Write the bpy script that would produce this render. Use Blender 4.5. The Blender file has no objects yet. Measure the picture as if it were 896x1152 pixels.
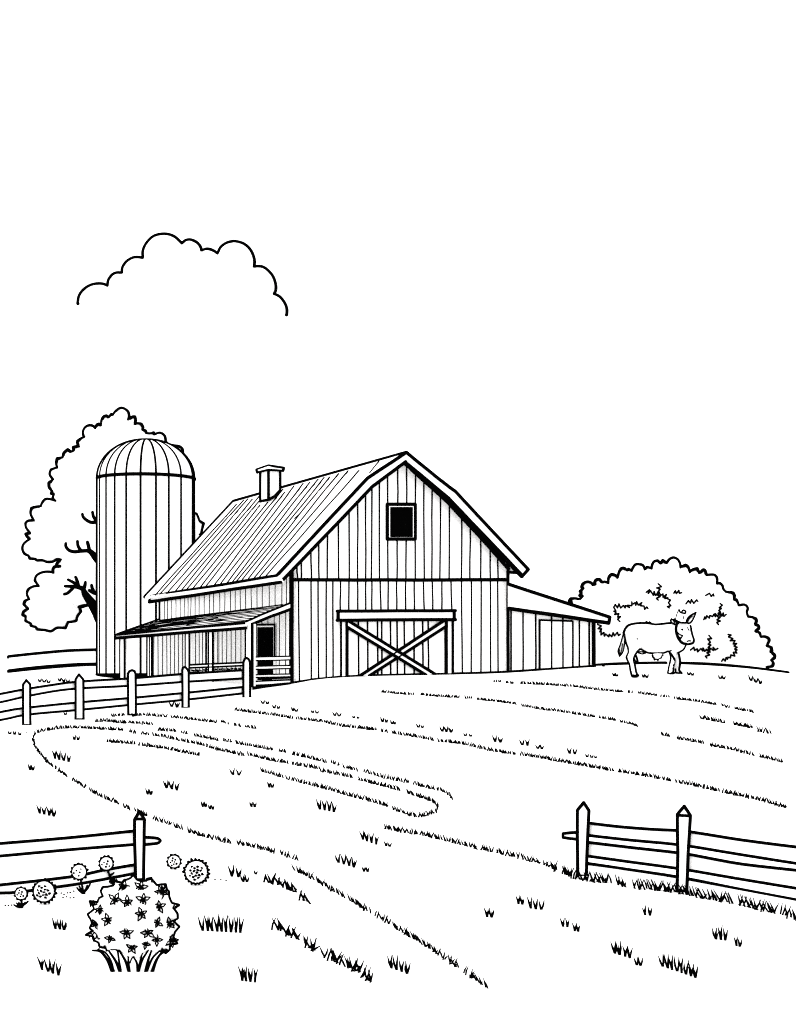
import bpy, math, random
import numpy as np
from mathutils import Vector, geometry
from mathutils.bvhtree import BVHTree

random.seed(7)
# ---------------------------------------------------------------- camera constants
# working coordinates are those of the 896 x 1152 picture; a pixel plus a distance gives a point of the place
F, CX, HY, CZ = 2400.0, 448.0, 775.0, 7.24

def at(px, py, Y):
    return Vector(((px - CX) * Y / F, Y, CZ - (py - HY) * Y / F))

def ray(px, py):
    return Vector(((px - CX) / F, 1.0, -(py - HY) / F))

EYE = Vector((0, 0, CZ))

def tile(x0, y0, s):
    return lambda pts: [(x0 + u / s, y0 + v / s) for (u, v) in pts]

# ---------------------------------------------------------------- materials
def make_mat(name, col, rough=0.9, spec=0.05, var=0.03, scale=6.0):
    m = bpy.data.materials.new(name)
    m.use_nodes = True
    nt = m.node_tree
    b = nt.nodes['Principled BSDF']
    b.inputs['Roughness'].default_value = rough
    b.inputs['Specular IOR Level'].default_value = spec
    n = nt.nodes.new('ShaderNodeTexNoise')
    n.inputs['Scale'].default_value = scale
    n.inputs['Detail'].default_value = 4.0
    tc = nt.nodes.new('ShaderNodeTexCoord')
    nt.links.new(tc.outputs['Object'], n.inputs['Vector'])
    r = nt.nodes.new('ShaderNodeValToRGB')
    r.color_ramp.elements[0].color = tuple(max(0.0, c * (1 - var)) for c in col) + (1,)
    r.color_ramp.elements[1].color = tuple(min(1.0, c * (1 + var)) for c in col) + (1,)
    nt.links.new(n.outputs['Fac'], r.inputs['Fac'])
    nt.links.new(r.outputs['Color'], b.inputs['Base Color'])
    return m

PAINT = make_mat('white_paint', (0.82, 0.82, 0.82))
LEAF = make_mat('white_foliage', (0.80, 0.80, 0.80))
EARTH = make_mat('white_earth', (0.80, 0.80, 0.80), scale=0.5)
HIDE = make_mat('white_hide', (0.82, 0.82, 0.82))
VAPOUR = make_mat('white_cloud', (0.85, 0.85, 0.85), scale=0.05)
INK = make_mat('black_ink', (0.0006, 0.0006, 0.0006), rough=1.0, spec=0.0, var=0.3)
SOFT = make_mat('grey_ink', (0.006, 0.006, 0.006), rough=1.0, spec=0.0, var=0.3)

# ---------------------------------------------------------------- mesh builder
GROW = 0.7          # picture pixels added to every drawn line
class MB:
    def __init__(self):
        self.v, self.f, self.m, self.mats = [], [], [], []

    def mi(self, mat):
        if mat not in self.mats:
            self.mats.append(mat)
        return self.mats.index(mat)

    def face(self, idx, mat):
        self.f.append(tuple(idx)); self.m.append(self.mi(mat))

    def slab(self, pts, vec, mat):
        """a solid: polygon pts pushed along vec"""
        pts = [Vector(p) for p in pts]; vec = Vector(vec)
        b = len(self.v); n = len(pts)
        self.v += pts + [p + vec for p in pts]
        self.face(range(b, b + n), mat)
        self.face([b + n + i for i in reversed(range(n))], mat)
        for i in range(n):
            j = (i + 1) % n
            self.face((b + i, b + n + i, b + n + j, b + j), mat)

    def ball(self, c, r, mat, seg=6, rings=4, sx=1, sy=1, sz=1):
        b = len(self.v)
        self.v.append(c + Vector((0, 0, r * sz)))
        for i in range(1, rings):
            t = math.pi * i / rings
            for k in range(seg):
                a = 2 * math.pi * k / seg
                self.v.append(c + Vector((r * sx * math.sin(t) * math.cos(a), r * sy * math.sin(t) * math.sin(a), r * sz * math.cos(t))))
        self.v.append(c + Vector((0, 0, -r * sz)))
        last = len(self.v) - 1
        for k in range(seg):
            k2 = (k + 1) % seg
            self.face((b, b + 1 + k, b + 1 + k2), mat)
            for i in range(rings - 2):
                o = b + 1 + i * seg
                self.face((o + k, o + seg + k, o + seg + k2, o + k2), mat)
            o = b + 1 + (rings - 2) * seg
            self.face((o + k, last, o + k2), mat)

    def cone(self, a, c, r0, r1, mat, sides=6, caps=True):
        d = c - a
        if d.length < 1e-6:
            return
        d = d.normalized()
        u = d.cross(Vector((0, 1, 0)))
        if u.length < 1e-3:
            u = d.cross(Vector((1, 0, 0)))
        u.normalize(); w = d.cross(u)
        b = len(self.v)
        for p, r in ((a, r0), (c, r1)):
            for k in range(sides):
                t = 2 * math.pi * k / sides
                self.v.append(p + u * (r * math.cos(t)) + w * (r * math.sin(t)))
        for k in range(sides):
            k2 = (k + 1) % sides
            self.face((b + k, b + k2, b + sides + k2, b + sides + k), mat)
        if caps:
            self.face([b + k for k in reversed(range(sides))], mat)
            self.face([b + sides + k for k in range(sides)], mat)

    def tube(self, pts, w, mat=INK, w2=None, sides=6, joints=True):
        g = GROW if w < 2.2 else GROW * 1.7
        w += g
        if w2 is not None: w2 += g
        self._tube(pts, w, mat, w2, sides, joints)

    def _tube(self, pts, w, mat, w2, sides, joints):
        """a rod through pts; w and w2 are widths in picture pixels, turned to metres at each point's own distance"""
        n = len(pts)
        rad = []
        for i, p in enumerate(pts):
            ww = w if w2 is None else w + (w2 - w) * i / max(1, n - 1)
            rad.append(ww * 0.5 * p.y / F)
        for i in range(n - 1):
            self.cone(pts[i], pts[i + 1], rad[i], rad[i + 1], mat, sides, caps=False)
        for i, p in enumerate(pts):
            if joints or i in (0, n - 1):
                self.ball(p, rad[i], mat)

    def mesh(self, me, mat):
        """take in a finished mesh"""
        b = len(self.v)
        self.v += [v.co.copy() for v in me.vertices]
        for p in me.polygons:
            self.face([b + i for i in p.vertices], mat)

    def build(self, name, parent=None, origin=None, smooth=False):
        o0 = Vector(origin) if origin is not None else Vector((0, 0, 0))
        me = bpy.data.meshes.new(name)
        me.from_pydata([tuple(p - o0) for p in self.v], [], self.f)
        for m in self.mats:
            me.materials.append(m)
        me.polygons.foreach_set('material_index', self.m)
        if smooth:
            me.polygons.foreach_set('use_smooth', [True] * len(me.polygons))
        me.update()
        ob = bpy.data.objects.new(name, me)
        bpy.context.scene.collection.objects.link(ob)
        if parent is not None:
            ob.parent = parent
        else:
            ob.location = o0
        return ob

def tag(o, label, cat, group=None, kind=None):
    o['label'] = label; o['category'] = cat
    if group: o['group'] = group
    if kind: o['kind'] = kind
    return o

def thing(name, label, cat, loc, group=None):
    o = bpy.data.objects.new(name, None)
    bpy.context.scene.collection.objects.link(o)
    o.location = loc
    return tag(o, label, cat, group)

def spline(pts, corner=62, n=4):
    """smooth curve through 2-D points that keeps cusps"""
    P = [Vector((p[0], p[1])) for p in pts]
    if len(P) < 3:
        return pts
    sharp = [True] + [False] * (len(P) - 2) + [True]
    for i in range(1, len(P) - 1):
        a, b = P[i] - P[i - 1], P[i + 1] - P[i]
        if a.length > 0 and b.length > 0 and math.degrees(a.angle(b)) > corner:
            sharp[i] = True
    out = []
    for i in range(len(P) - 1):
        p1, p2 = P[i], P[i + 1]
        p0 = P[i - 1] if not sharp[i] else p1 - (p2 - p1)
        p3 = P[i + 2] if not sharp[i + 1] else p2 + (p2 - p1)
        for k in range(n):
            t = k / n
            q = 0.5 * ((2 * p1) + (p2 - p0) * t + (2 * p0 - 5 * p1 + 4 * p2 - p3) * t * t + (3 * p1 - p0 - 3 * p2 + p3) * t ** 3)
            out.append((q.x, q.y))
    out.append(tuple(P[-1]))
    return out

def wob(pts, amp=0.35, n=3):
    """a hand-drawn straight line: a few points with a slight wander"""
    out = []
    for i in range(len(pts) - 1):
        for k in range(n):
            t = k / n
            x = pts[i][0] + (pts[i + 1][0] - pts[i][0]) * t
            y = pts[i][1] + (pts[i + 1][1] - pts[i][1]) * t
            a = 0 if k == 0 else amp
            out.append((x + random.uniform(-a, a), y + random.uniform(-a, a)))
    out.append(pts[-1])
    return out

def zigzag(pts, amp=1.6, step=1.5):
    """scribbled fringe along a 2-D line"""
    out, side = [], 1
    P = [Vector(p) for p in pts]
    for i in range(len(P) - 1):
        d = P[i + 1] - P[i]
        n = max(1, int(d.length / step))
        nn = Vector((-d.y, d.x)).normalized()
        for k in range(n):
            q = P[i] + d * (k / n) + nn * side * amp * random.uniform(0.4, 1.2) + d.normalized() * random.uniform(-1.2, 1.2)
            out.append((q.x, q.y)); side = -side
    out.append(tuple(P[-1]))
    return out

def interp(x, xs, ys):
    if x <= xs[0]:
        return ys[0] + (x - xs[0]) * (ys[1] - ys[0]) / (xs[1] - xs[0])
    if x >= xs[-1]:
        return ys[-1] + (x - xs[-1]) * (ys[-1] - ys[-2]) / (xs[-1] - xs[-2])
    return float(np.interp(x, xs, ys))

# ---------------------------------------------------------------- terrain
SLOPE = 0.101
ctrl = []
for Yc in (15, 24, 32, 40, 48, 56, 64):
    for Xc in (-16, -8, 0, 8, 16):
        ctrl.append((Xc, Yc, SLOPE * Yc))
def cp(px, py, Y):
    p = at(px, py, Y); ctrl.append((p.x, p.y, p.z))
for px, py, Y in (
    (30, 790, 67.5), (120, 784, 69.1), (200, 780, 70.2),
    (283, 777.2, 72.8), (306, 773.4, 73.1), (329, 770, 73.6), (354, 765, 74.0), (395, 761.6, 74.6), (448, 760, 75.3), (510, 759, 76.1), (571, 757, 77.0),
    (620, 753.6, 77.7), (669, 750.4, 78.4),
    (150, 764, 80), (80, 766, 76), (20, 770, 74), (-60, 774, 74), (138, 763.5, 88), (215, 765, 80), (165, 764, 92), (110, 764, 91), (215, 764, 92),
    (10, 757, 95), (60, 752, 96), (112, 749, 97), (10, 741, 101), (60, 736, 102), (112, 733, 103), (-80, 765, 95), (-80, 752, 101),
    (165, 745, 103), (250, 760, 100),
    (690, 748.6, 80.6), (740, 747.2, 81), (800, 749, 81), (850, 753, 80.6), (887, 757.6, 80), (950, 764, 79),
    (709, 763.5, 74.2), (730, 762.4, 74.3), (757, 761.2, 74.4), (850, 768, 73.5), (930, 775, 72),
    (760, 762, 90), (860, 768, 90), (960, 775, 90), (640, 762, 92), (760, 769, 104), (60, 750, 118), (400, 765, 110), (860, 772, 110)):
    cp(px, py, Y)
CT = np.array(ctrl)
def tps_u(r2):
    return np.where(r2 > 1e-9, r2 * np.log(np.maximum(r2, 1e-9)) * 0.5, 0.0)
def tps_fit(C):
    n = len(C); xy = C[:, :2]
    K = tps_u(((xy[:, None, :] - xy[None, :, :]) ** 2).sum(-1)) + np.eye(n) * 0.02
    P = np.c_[np.ones(n), xy]
    A = np.block([[K, P], [P.T, np.zeros((3, 3))]])
    return np.linalg.solve(A, np.r_[C[:, 2], 0, 0, 0])
TW = tps_fit(CT)
def gz(x, y):
    x = np.atleast_1d(np.asarray(x, float)); y = np.atleast_1d(np.asarray(y, float))
    xc = np.clip(x, -34, 34); yc = np.clip(y, 2, 125)
    r2 = (xc[:, None] - CT[None, :, 0]) ** 2 + (yc[:, None] - CT[None, :, 1]) ** 2
    z = tps_u(r2) @ TW[:-3] + TW[-3] + TW[-2] * xc + TW[-1] * yc
    out = np.maximum(np.abs(x) - 22, 0) / 60 + np.maximum(y - 108, 0) / 60 + np.maximum(8 - y, 0) / 60
    w = np.clip(out, 0, 1); w = w * w * (3 - 2 * w)
    flat = np.where(y > 60, 6.6, np.clip(y, -20, 60) * 0.10)
    return z * (1 - w) + flat * w
GY = np.arange(22.0, 106.0, 0.25)
def ground(px, py, lift=0.0):
    """point where the line of sight through a pixel meets the field"""
    X = (px - CX) / F * GY; Z = CZ - (py - HY) / F * GY
    d = Z - gz(X, GY)
    k = np.argmax(d <= 0)
    if d[k] > 0:
        k = int(np.argmin(d)); Y = GY[k]
    elif k == 0:
        Y = GY[0]
    else:
        Y = GY[k - 1] + (GY[k] - GY[k - 1]) * d[k - 1] / (d[k - 1] - d[k])
    p = at(px, py, float(Y)); p.z += lift
    return p

g = MB()
xs = np.unique(np.r_[np.arange(-22, 22.01, 0.5), np.arange(-34, 34.1, 2), -np.geomspace(36, 3000, 22), np.geomspace(36, 3000, 22)])
ys = np.unique(np.r_[np.arange(20, 108, 0.5), np.arange(-10, 130, 2), -np.geomspace(12, 600, 10), np.geomspace(132, 4000, 24)])
XX, YY = np.meshgrid(xs, ys)
ZZ = gz(XX.ravel(), YY.ravel())
g.v = [Vector(t) for t in zip(XX.ravel(), YY.ravel(), ZZ)]
nx = len(xs)
for j in range(len(ys) - 1):
    for i in range(nx - 1):
        g.face((j * nx + i, j * nx + i + 1, (j + 1) * nx + i + 1, (j + 1) * nx + i), EARTH)
hill = spline([(671, 748.6), (690, 747.4), (715, 746.6), (740, 746.2), (749.5, 746.1)])
hill2 = spline([(765, 746.4), (785, 746.8), (810, 748.2), (840, 751), (865, 754), (887, 757)])
hy = lambda px: interp(px, [671, 690, 740, 800, 850, 887], [79.6, 80.6, 81, 81, 80.6, 80])
for ln in (hill, hill2):
    g.tube([at(x, y, hy(x)) for x, y in ln], 3.0)
go = g.build('ground')
go['kind'] = 'structure'
go['label'] = 'white open hillside field rising to a low crest drawn in black'

# the track that passes behind the silo
rd = MB()
top = spline([(10, 740), (40, 736.8), (70, 734), (90, 732.9), (113, 732.4)])
bot = spline([(10, 756), (40, 752.5), (70, 750), (90, 748.9), (113, 748.4)])
ty = lambda x: interp(x, [10, 60, 112], [101, 102, 103]); by = lambda x: interp(x, [10, 60, 112], [95, 96, 97])
tp = [at(x, y, ty(x)) for x, y in top]; bp = [at(x, y, by(x)) for x, y in bot]
for i in range(len(tp) - 1):
    rd.slab([bp[i], bp[i + 1], tp[i + 1], tp[i]], (0, 0, -0.12), EARTH)
up1 = Vector((0, 0, .03))
rd.tube([p + up1 for p in tp], 4.0); rd.tube([p + up1 for p in bp], 3.8)
ro = rd.build('road'); ro['kind'] = 'structure'; ro['label'] = 'white track with black edges behind the silo'

# ---------------------------------------------------------------- solid from an outline, thickened in depth
def inflate(outline, Y, hmax, k=1.5, spacing=6.0, yoff=0.0):
    """closed white body: the outline's rim at distance Y, swelling towards the middle to hmax metres each way"""
    pts = [at(x, y, Y) for x, y in outline]
    B = np.array([(p.x, p.z) for p in pts])
    lo, hi = B.min(0), B.max(0); sp = spacing * Y / F
    B2 = np.roll(B, -1, 0); D = B2 - B; L2 = np.maximum((D ** 2).sum(1), 1e-12)
    def dist(q):
        t = np.clip(((q - B) * D).sum(1) / L2, 0, 1)
        return float(np.sqrt((((B + D * t[:, None]) - q) ** 2).sum(1).min()))
    coords = [Vector(b) for b in B]
    gx = np.arange(lo[0], hi[0], sp); gzv = np.arange(lo[1], hi[1], sp)
    for a in gx:
        for b in gzv:
            q = np.array((a + random.uniform(-.2, .2) * sp, b + random.uniform(-.2, .2) * sp))
            if dist(q) > sp * 0.35:
                coords.append(Vector(q))
    n = len(B)
    edges = [(i, (i + 1) % n) for i in range(n)]
    vo, _e, fo, _a, _b, _c = geometry.delaunay_2d_cdt(coords, edges, [], 1, 1e-5)
    mb_v, front, back = [], [], []
    for v in vo:
        d = dist(np.array((v.x, v.y)))
        h = hmax * (1 - math.exp(-k * d / hmax)) if d > 1e-3 else 0.0
        front.append(len(mb_v)); mb_v.append(Vector((v.x, Y + yoff - h, v.y)))
        if h > 0:
            back.append(len(mb_v)); mb_v.append(Vector((v.x, Y + yoff + h, v.y)))
        else:
            back.append(front[-1])
    faces = []
    for f in fo:
        faces.append([front[i] for i in f])
        bf = [back[i] for i in reversed(f)]
        if set(bf) != set(faces[-1]):
            faces.append(bf)
    return mb_v, faces

def add_vf(mb, vf, mat):
    b = len(mb.v); mb.v += vf[0]
    for f in vf[1]:
        mb.face([b + i for i in f], mat)

def bvh(vf):
    return BVHTree.FromPolygons([tuple(v) for v in vf[0]], vf[1])

def on_body(px, py, tree, Y, lift=0.02):
    d = ray(px, py); L = d.length
    hit = tree.ray_cast(EYE, d / L)
    if hit[0] is None:
        return at(px, py, Y)
    return hit[0] - d / L * lift

# ---------------------------------------------------------------- cloud
T = tile(70, 250, 3.3185)
arcs = [[(59, 303), (64, 275), (80, 252), (105, 236), (130, 230), (152, 231), (170, 238)],
        [(170, 238), (174, 215), (188, 196), (205, 189), (225, 190)],
        [(225, 190), (226, 170), (240, 148), (262, 134), (282, 131), (303, 135)],
        [(303, 135), (303, 105), (318, 75), (345, 51), (383, 44), (415, 52), (435, 68), (447, 80)],
        [(447, 80), (462, 68), (480, 66), (500, 74), (515, 90), (520, 108)],
        [(520, 108), (535, 101), (550, 101), (567, 108), (581, 118)],
        [(581, 118), (592, 95), (610, 80), (630, 73), (648, 72), (680, 82), (705, 107), (717, 140), (716, 167)],
        [(716, 167), (740, 165), (762, 175), (785, 200), (796, 230), (797, 252), (790, 268)],
        [(790, 268), (810, 277), (828, 298), (838, 322), (838, 345)]]
line = []
for a in arcs:
    s = spline(T(a), 80, 4); line += s if not line else s[1:]
c = MB(); Yc = 300
add_vf(c, inflate(line + [(290, 356), (230, 350), (160, 352), (110, 348)], Yc, 7, 1.2, 9), VAPOUR)
c.tube([at(x, y, Yc) for x, y in line], 3.3)
o = c.build('cloud', origin=at(205, 352, Yc), smooth=False)
tag(o, 'white puffy cloud with a scalloped black upper edge in the sky', 'cloud')

# ---------------------------------------------------------------- barn frame of reference
RX = Vector((0.921, 0.389, 0)).normalized()        # along the front
DD = Vector((-RX.y, RX.x, 0))                      # from the front to the rear
P0 = at(329, 769, 73.8)
NF = -DD                                           # out of the front wall, to the viewer
def on_plane(px, py, p, n):
    r = ray(px, py)
    return EYE + r * ((p - EYE).dot(n) / r.dot(n))
def FR(px, py, k=0.0):                             # on the front wall, k metres proud
    return on_plane(px, py, P0 + NF * k, NF)
def SW(px, py, k=0.0):                             # on the long left wall
    return on_plane(px, py, P0 - RX * k, RX)
PW = 1.588
def PE(px, py, k=0.0):                             # on the porch's outer line
    return on_plane(px, py, P0 - RX * (PW + k), RX)
def fr(pts, k=0.0): return [FR(x, y, k) for x, y in pts]
def sw(pts, k=0.0): return [SW(x, y, k) for x, y in pts]
def pe(pts, k=0.0): return [PE(x, y, k) for x, y in pts]

barn = thing('barn', 'white board barn with black seams, a cross-braced door and a side porch', 'barn', P0)
def bpart(name, mb, parent=None):
    return mb.build(name, parent or barn, P0)

base = [(328, 769), (354, 764.9), (386, 761.8), (408, 760.6), (447.5, 759.6), (489, 758.9), (530, 758), (571.5, 756.6)]
# front wall
w = MB()
low_l = [(318, 653), (418.6, 546), (456.5, 517)]
poly = [(329, 775)] + [(329, 641), (418.6, 546), (456.5, 517), (505, 558), (572, 632)] + [(572, 765)]
w.slab(fr(poly), DD * 0.15, PAINT)
w.tube(fr(wob([(328, 636), (328, 700), (328, 769)])), 4.2)
w.tube(fr(wob([(571.6, 630), (571.6, 700), (571.6, 757)])), 3.2)
w.tube(fr(wob([(329, 652.2), (400, 652.6), (500, 652.5), (571, 652.2)], 0.25)), 3.0)
w.tube(fr(base, 0.02), 2.8)
def roofy(x):
    return float(np.interp(x, [316, 418.6, 456.5, 505, 588], [656, 548, 520, 561, 648]))
for x in (334.2, 339.2, 349.9, 358.7, 368.7, 380.8, 392.9, 402.5, 411.5, 418.6, 427, 436.2, 447.6, 457.7, 467.7, 477, 486.4, 495.7, 505.7, 519.6, 529.2, 540.9, 551.7, 560.2):
    j = random.uniform(-0.8, 0.8)
    ln = [(x, roofy(x) + 1), (x + j, 652)]
    for seg in ([[(x, roofy(x) + 1), (x, 566)], [(x - 0.6, 607), (x - 0.8, 652)]] if 440 < x < 464 else [ln]):
        w.tube(fr(wob(seg, 0.3, 3)), 1.35)
for x in (336, 350, 357.9, 367.2, 374.6, 383.2, 392.7, 402.3, 411.6, 418.5, 427.9, 437, 446.3, 456.6, 466.2, 476.5, 486.5, 497.3, 507.6, 519.4, 530.5, 541.6, 551.9, 560):
    if x < 380 or x > 514:
        yb = interp(x, [p[0] for p in base], [p[1] for p in base])
    else:
        yb = 688
    w.tube(fr(wob([(x, 653), (x + random.uniform(-0.4, 1.2), yb)], 0.3, 3)), 1.35)
bpart('front_wall', w)
# gable trim
gt = MB()
gl_u = [(312.4, 646.6), (413.5, 538), (457.4, 508.8)]; gl_l = [(456.6, 519), (418.4, 547), (316, 654.6)]
gr_u = [(457.4, 508.8), (493, 538), (512.4, 552.6), (594.7, 640.6)]; gr_l = [(587.7, 648.6), (505, 560), (456.6, 519)]
KB = 0.40
gt.slab(fr(gl_u + gl_l, KB), DD * 0.08, PAINT)
gt.tube(fr(wob(gl_u, .2), KB + .01), 3.0)
gt.tube(fr(wob([(312.4, 646.6), (314, 651), (316, 654.6)], .1), KB + .01), 3.0)
gt.tube(fr(wob([(316.3, 654.6), (418.8, 547.6), (456.6, 519.4)], .2), KB + .01), 3.0)
bpart('bargeboard', gt)
gt = MB()
gt.slab(fr(gr_u + gr_l, KB), DD * 0.08, PAINT)
gt.tube(fr(wob(gr_u, .2), KB + .01), 3.0)
gt.tube(fr([(594.7, 640.6), (587.7, 648.4)], KB + .01), 3.0)
gt.tube(fr(wob([(587.3, 648.0), (504.6, 561.2), (456.2, 521)], .2), KB + .01), 4.6)
gt.tube(fr(wob([(572.4, 640), (545, 609), (504, 565), (463, 528)], .2), KB - .02), 3.2)  # thick black line drawn in as the shadow line under the board
gt.tube(fr([(572.6, 643.4), (586, 645.2)], KB - .05), 2.2)
bpart('bargeboard', gt)

# roof
DEEP = 18.3
def RR(px, py): return on_plane(px, py, P0 + DD * DEEP, NF)
KR = 0.37
fa, fb, fe = FR(457.4, 508.8, KR), FR(413.5, 538, KR), FR(312.4, 646.8, KR)
ra, rb, re_ = RR(263.1, 563.8), RR(243, 585.5), RR(163, 671.6)
rf = MB()
dn = Vector((0, 0, -0.10))
def quad(mb, a, b, c_, d, vec, mat):
    for tri in ((a, b, c_), (a, c_, d)):
        mb.slab(tri, vec, mat)
quad(rf, fa, fb, rb, ra, dn, PAINT)
quad(rf, fb, fe, re_, rb, dn, PAINT)
up = BVHTree.FromPolygons([tuple(p) for p in (fa, fb, fe, re_, rb, ra)], [(0, 1, 4), (0, 4, 5), (1, 2, 3), (1, 3, 4)])
NU = (fb - fa).cross(ra - fa).normalized(); NL = (fe - fb).cross(rb - fb).normalized()
def roof_pt(px, py, lift=0.015):
    d = ray(px, py).normalized()
    h = up.ray_cast(EYE, d)
    if h[0] is not None:
        return h[0] - d * lift
    brk = interp(px, [243, 413.5], [585.5, 538])
    return on_plane(px, py, fb, NU if py < brk else NL)
rf.tube([fa, fa.lerp(ra, .5), ra], 3.0)
rf.tube([ra, rb, re_], 3.0)
tops = [271, 276, 281, 288, 294, 300, 306, 313, 320, 326, 333, 343, 351, 360, 367, 374, 383, 394, 410]
bots = [175, 180, 188.7, 197.2, 203.8, 210, 217.3, 225.3, 231.3, 241.4, 248.4, 255.4, 261.4, 266.5, 272, 278.5, 285.5, 291.6, 298.6]
for i, (a, b) in enumerate(zip(tops, bots)):
    ya = interp(a, [263.1, 457.4], [563.8, 508.8]) + 1; yb = interp(b, [170.3, 311.5], [670.6, 647.3])
    t0 = 0.02 + (0.05 * random.random() if i % 3 == 0 else 0)
    q = [(a + (b - a) * t, ya + (yb - ya) * t) for t in np.linspace(t0, .995, 26)]
    q = [(x + .3 * math.sin(n_ * .55 + i * 1.7), y) for n_, (x, y) in enumerate(q)]
    rf.tube([roof_pt(x, y, .014) for x, y in q], 1.95)
rf.tube([roof_pt(x, y, .005) for x, y in ((426.6, 519), (421, 526), (416, 532.5))], 1.4)
rf.tube([roof_pt(x, y, .005) for x, y in ((340.5, 575), (336, 579.5), (331, 584))], 1.2)
roof = bpart('roof', rf)
# the right-hand slope of the same roof
sh = ra - fa
r2 = MB()
g1, g2, g3 = FR(457.4, 508.8, KR), FR(512.4, 552.6, KR), FR(594.7, 640.6, KR)
r2.slab([g1, g2, g2 + sh, g1 + sh], dn, PAINT); r2.slab([g2, g3, g3 + sh, g2 + sh], dn, PAINT)
bpart('roof', r2)
# fascia along the left eave
fp = FR(312.4, 647, KB); rp = RR(166, 672)
fn = Vector((0, 0, 1)).cross(rp - fp).normalized()
if fn.dot(RX) > 0: fn = -fn
def FA(px, py, k=0.0): return on_plane(px, py, fp + fn * k, fn)
fz = MB()
fz.slab([FA(x, y, .03) for x, y in ((170, 670.8), (312.2, 647.4), (316.4, 655), (167.9, 677.3))], -fn * 0.1, PAINT)
fz.tube([FA(x, y, .04) for x, y in wob([(170.2, 670.6), (240, 659.4), (312.2, 647.2)], .2)], 2.2)
fz.tube([FA(x, y, .04) for x, y in ((170.2, 670.6), (168, 677))], 2.6)
fz.tube([FA(x, y, .04) for x, y in wob([(168, 677.3), (240, 666.4), (316, 655)], .2)], 2.8)
bpart('fascia', fz)
# left wall
s = MB()
s.slab(sw([(329, 776), (329, 642), (180, 671), (180, 700), (172, 702), (172, 768)]), RX * 0.15, PAINT)
s.tube(sw(wob([(180.2, 676), (180.2, 700)], .1)), 2.8)
for x in (185.5, 189.1, 193.1, 198.2, 203.2, 208.2, 211.8, 215.2, 219.9, 224.3, 230.3, 236.3, 240.8, 247.4, 253.4, 259.8, 265.1, 270.5, 276.5, 282.9, 289.6, 295.6, 303.2, 310.1, 317.7, 322.7):
    yt = interp(x, [168, 316], [677, 654.5]) if x < 316 else 654 - (x - 316) * 0.9
    yb = interp(x, [180, 327], [698, 679])
    s.tube(sw(wob([(x, yt), (x + random.uniform(-.4, .4), yb + 2)], .2, 3)), .85)
for x in (178, 183.5, 188, 192, 196.8, 201.2, 205.8, 220.3, 224.3, 228.3, 246.6, 250.4, 255.4, 260.4, 265.5, 271.5):
    s.tube(sw(wob([(x, 702), (x + random.uniform(-.3, .3), 764)], .2, 3)), .85)
for x, wd in ((172.4, 2.0), (215.6, 2.4), (232.6, 2.4), (241.6, 3.0), (245, .7)):
    s.tube(sw(wob([(x, 703), (x, 762)], .15, 3)), wd)
for x, ya, yb in ((289.2, 694, 739), (295, 692, 703), (301.8, 690, 703), (308.8, 688, 703), (314.7, 685, 768), (321.8, 682, 768)):
    s.tube(sw(wob([(x, ya), (x, yb)], .15, 3)), .85)
s.tube(sw([(172, 764), (215, 762), (283, 768)]), 2.2)
bpart('side_wall', s)
# rear and right-hand walls
hb = MB()
pr = P0 + RX * 8.2
zt = FR(572, 640).z
hb.slab([pr, pr + DD * 16.4, Vector(pr + DD * 16.4) + Vector((0, 0, zt - pr.z - .4)), pr + Vector((0, 0, zt - pr.z - .4))], -RX * .15, PAINT)
rl = P0 + DD * 16.2; h0 = zt - pr.z - 0.5
hb.slab([rl, rl + RX * 8.2, rl + RX * 8.2 + Vector((0, 0, h0)), rl + RX * 4.2 + Vector((0, 0, h0 + 3.4)), rl + Vector((0, 0, h0))], DD * .15, PAINT)
bpart('rear_wall', hb)
# chimney on the ridge
ch = MB()
b1, b2, b3 = roof_pt(293.2, 563.6), roof_pt(302.2, 561.2), roof_pt(315.2, 551.6)
b2.y = min(b2.y, b1.y, b3.y) - 0.35; b2 = at(302.2, 561.2, b2.y)
b1 = at(293.2, 563.6, b2.y + 0.38); b3 = at(315.2, 551.6, b2.y + 0.42)
b4 = b1 + b3 - b2
def lv(p, px, py): return at(px, py, p.y)
t1, t2, t3 = lv(b1, 293.2, 530), lv(b2, 302.2, 529), lv(b3, 315.2, 530)
t4 = Vector((b4.x, b4.y, t1.z)); lows = [Vector((p.x, p.y, p.z - 0.35)) for p in (b1, b2, b3)] + [Vector((b4.x, b4.y, b3.z - 0.5))]
n0 = len(ch.v); ch.v += lows + [t1, t2, t3, t4]
for q in ((0, 1, 5, 4), (1, 2, 6, 5), (2, 3, 7, 6), (3, 0, 4, 7), (4, 5, 6, 7)):
    ch.face([n0 + i for i in q], PAINT)
ch.tube([b1, t1], 2.6); ch.tube([b2, t2], 2.2); ch.tube([b3, t3], 2.6)
ch.tube([at(x, y, b2.y - .02) for x, y in ((292.6, 564), (302.2, 562.2), (309, 558.5), (315.4, 551.6))], 2.2)
chim = bpart('chimney', ch, None)
chim.parent = roof
cc = MB()
k1, k2, k3 = at(288.9, 528.6, b1.y + .1), at(302.2, 524.0, b2.y + .6), at(319.4, 526.6, b3.y + .1)
l1, l2, l3 = at(289.6, 531.4, b1.y - .05), at(302.2, 528.4, b2.y - .1), at(318.6, 529.6, b3.y - .05)
kb = Vector((0, .9, 0)); n0 = len(cc.v)
cc.v += [k1, k2, k3, l1, l2, l3, k1 + kb, k2 + kb, k3 + kb]
for q in ((0, 3, 4, 1), (1, 4, 5, 2), (0, 1, 7, 6), (1, 2, 8, 7), (3, 0, 6), (2, 5, 8), (3, 6, 8, 5), (3, 5, 4)):
    cc.face([n0 + i for i in q], PAINT)
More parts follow.
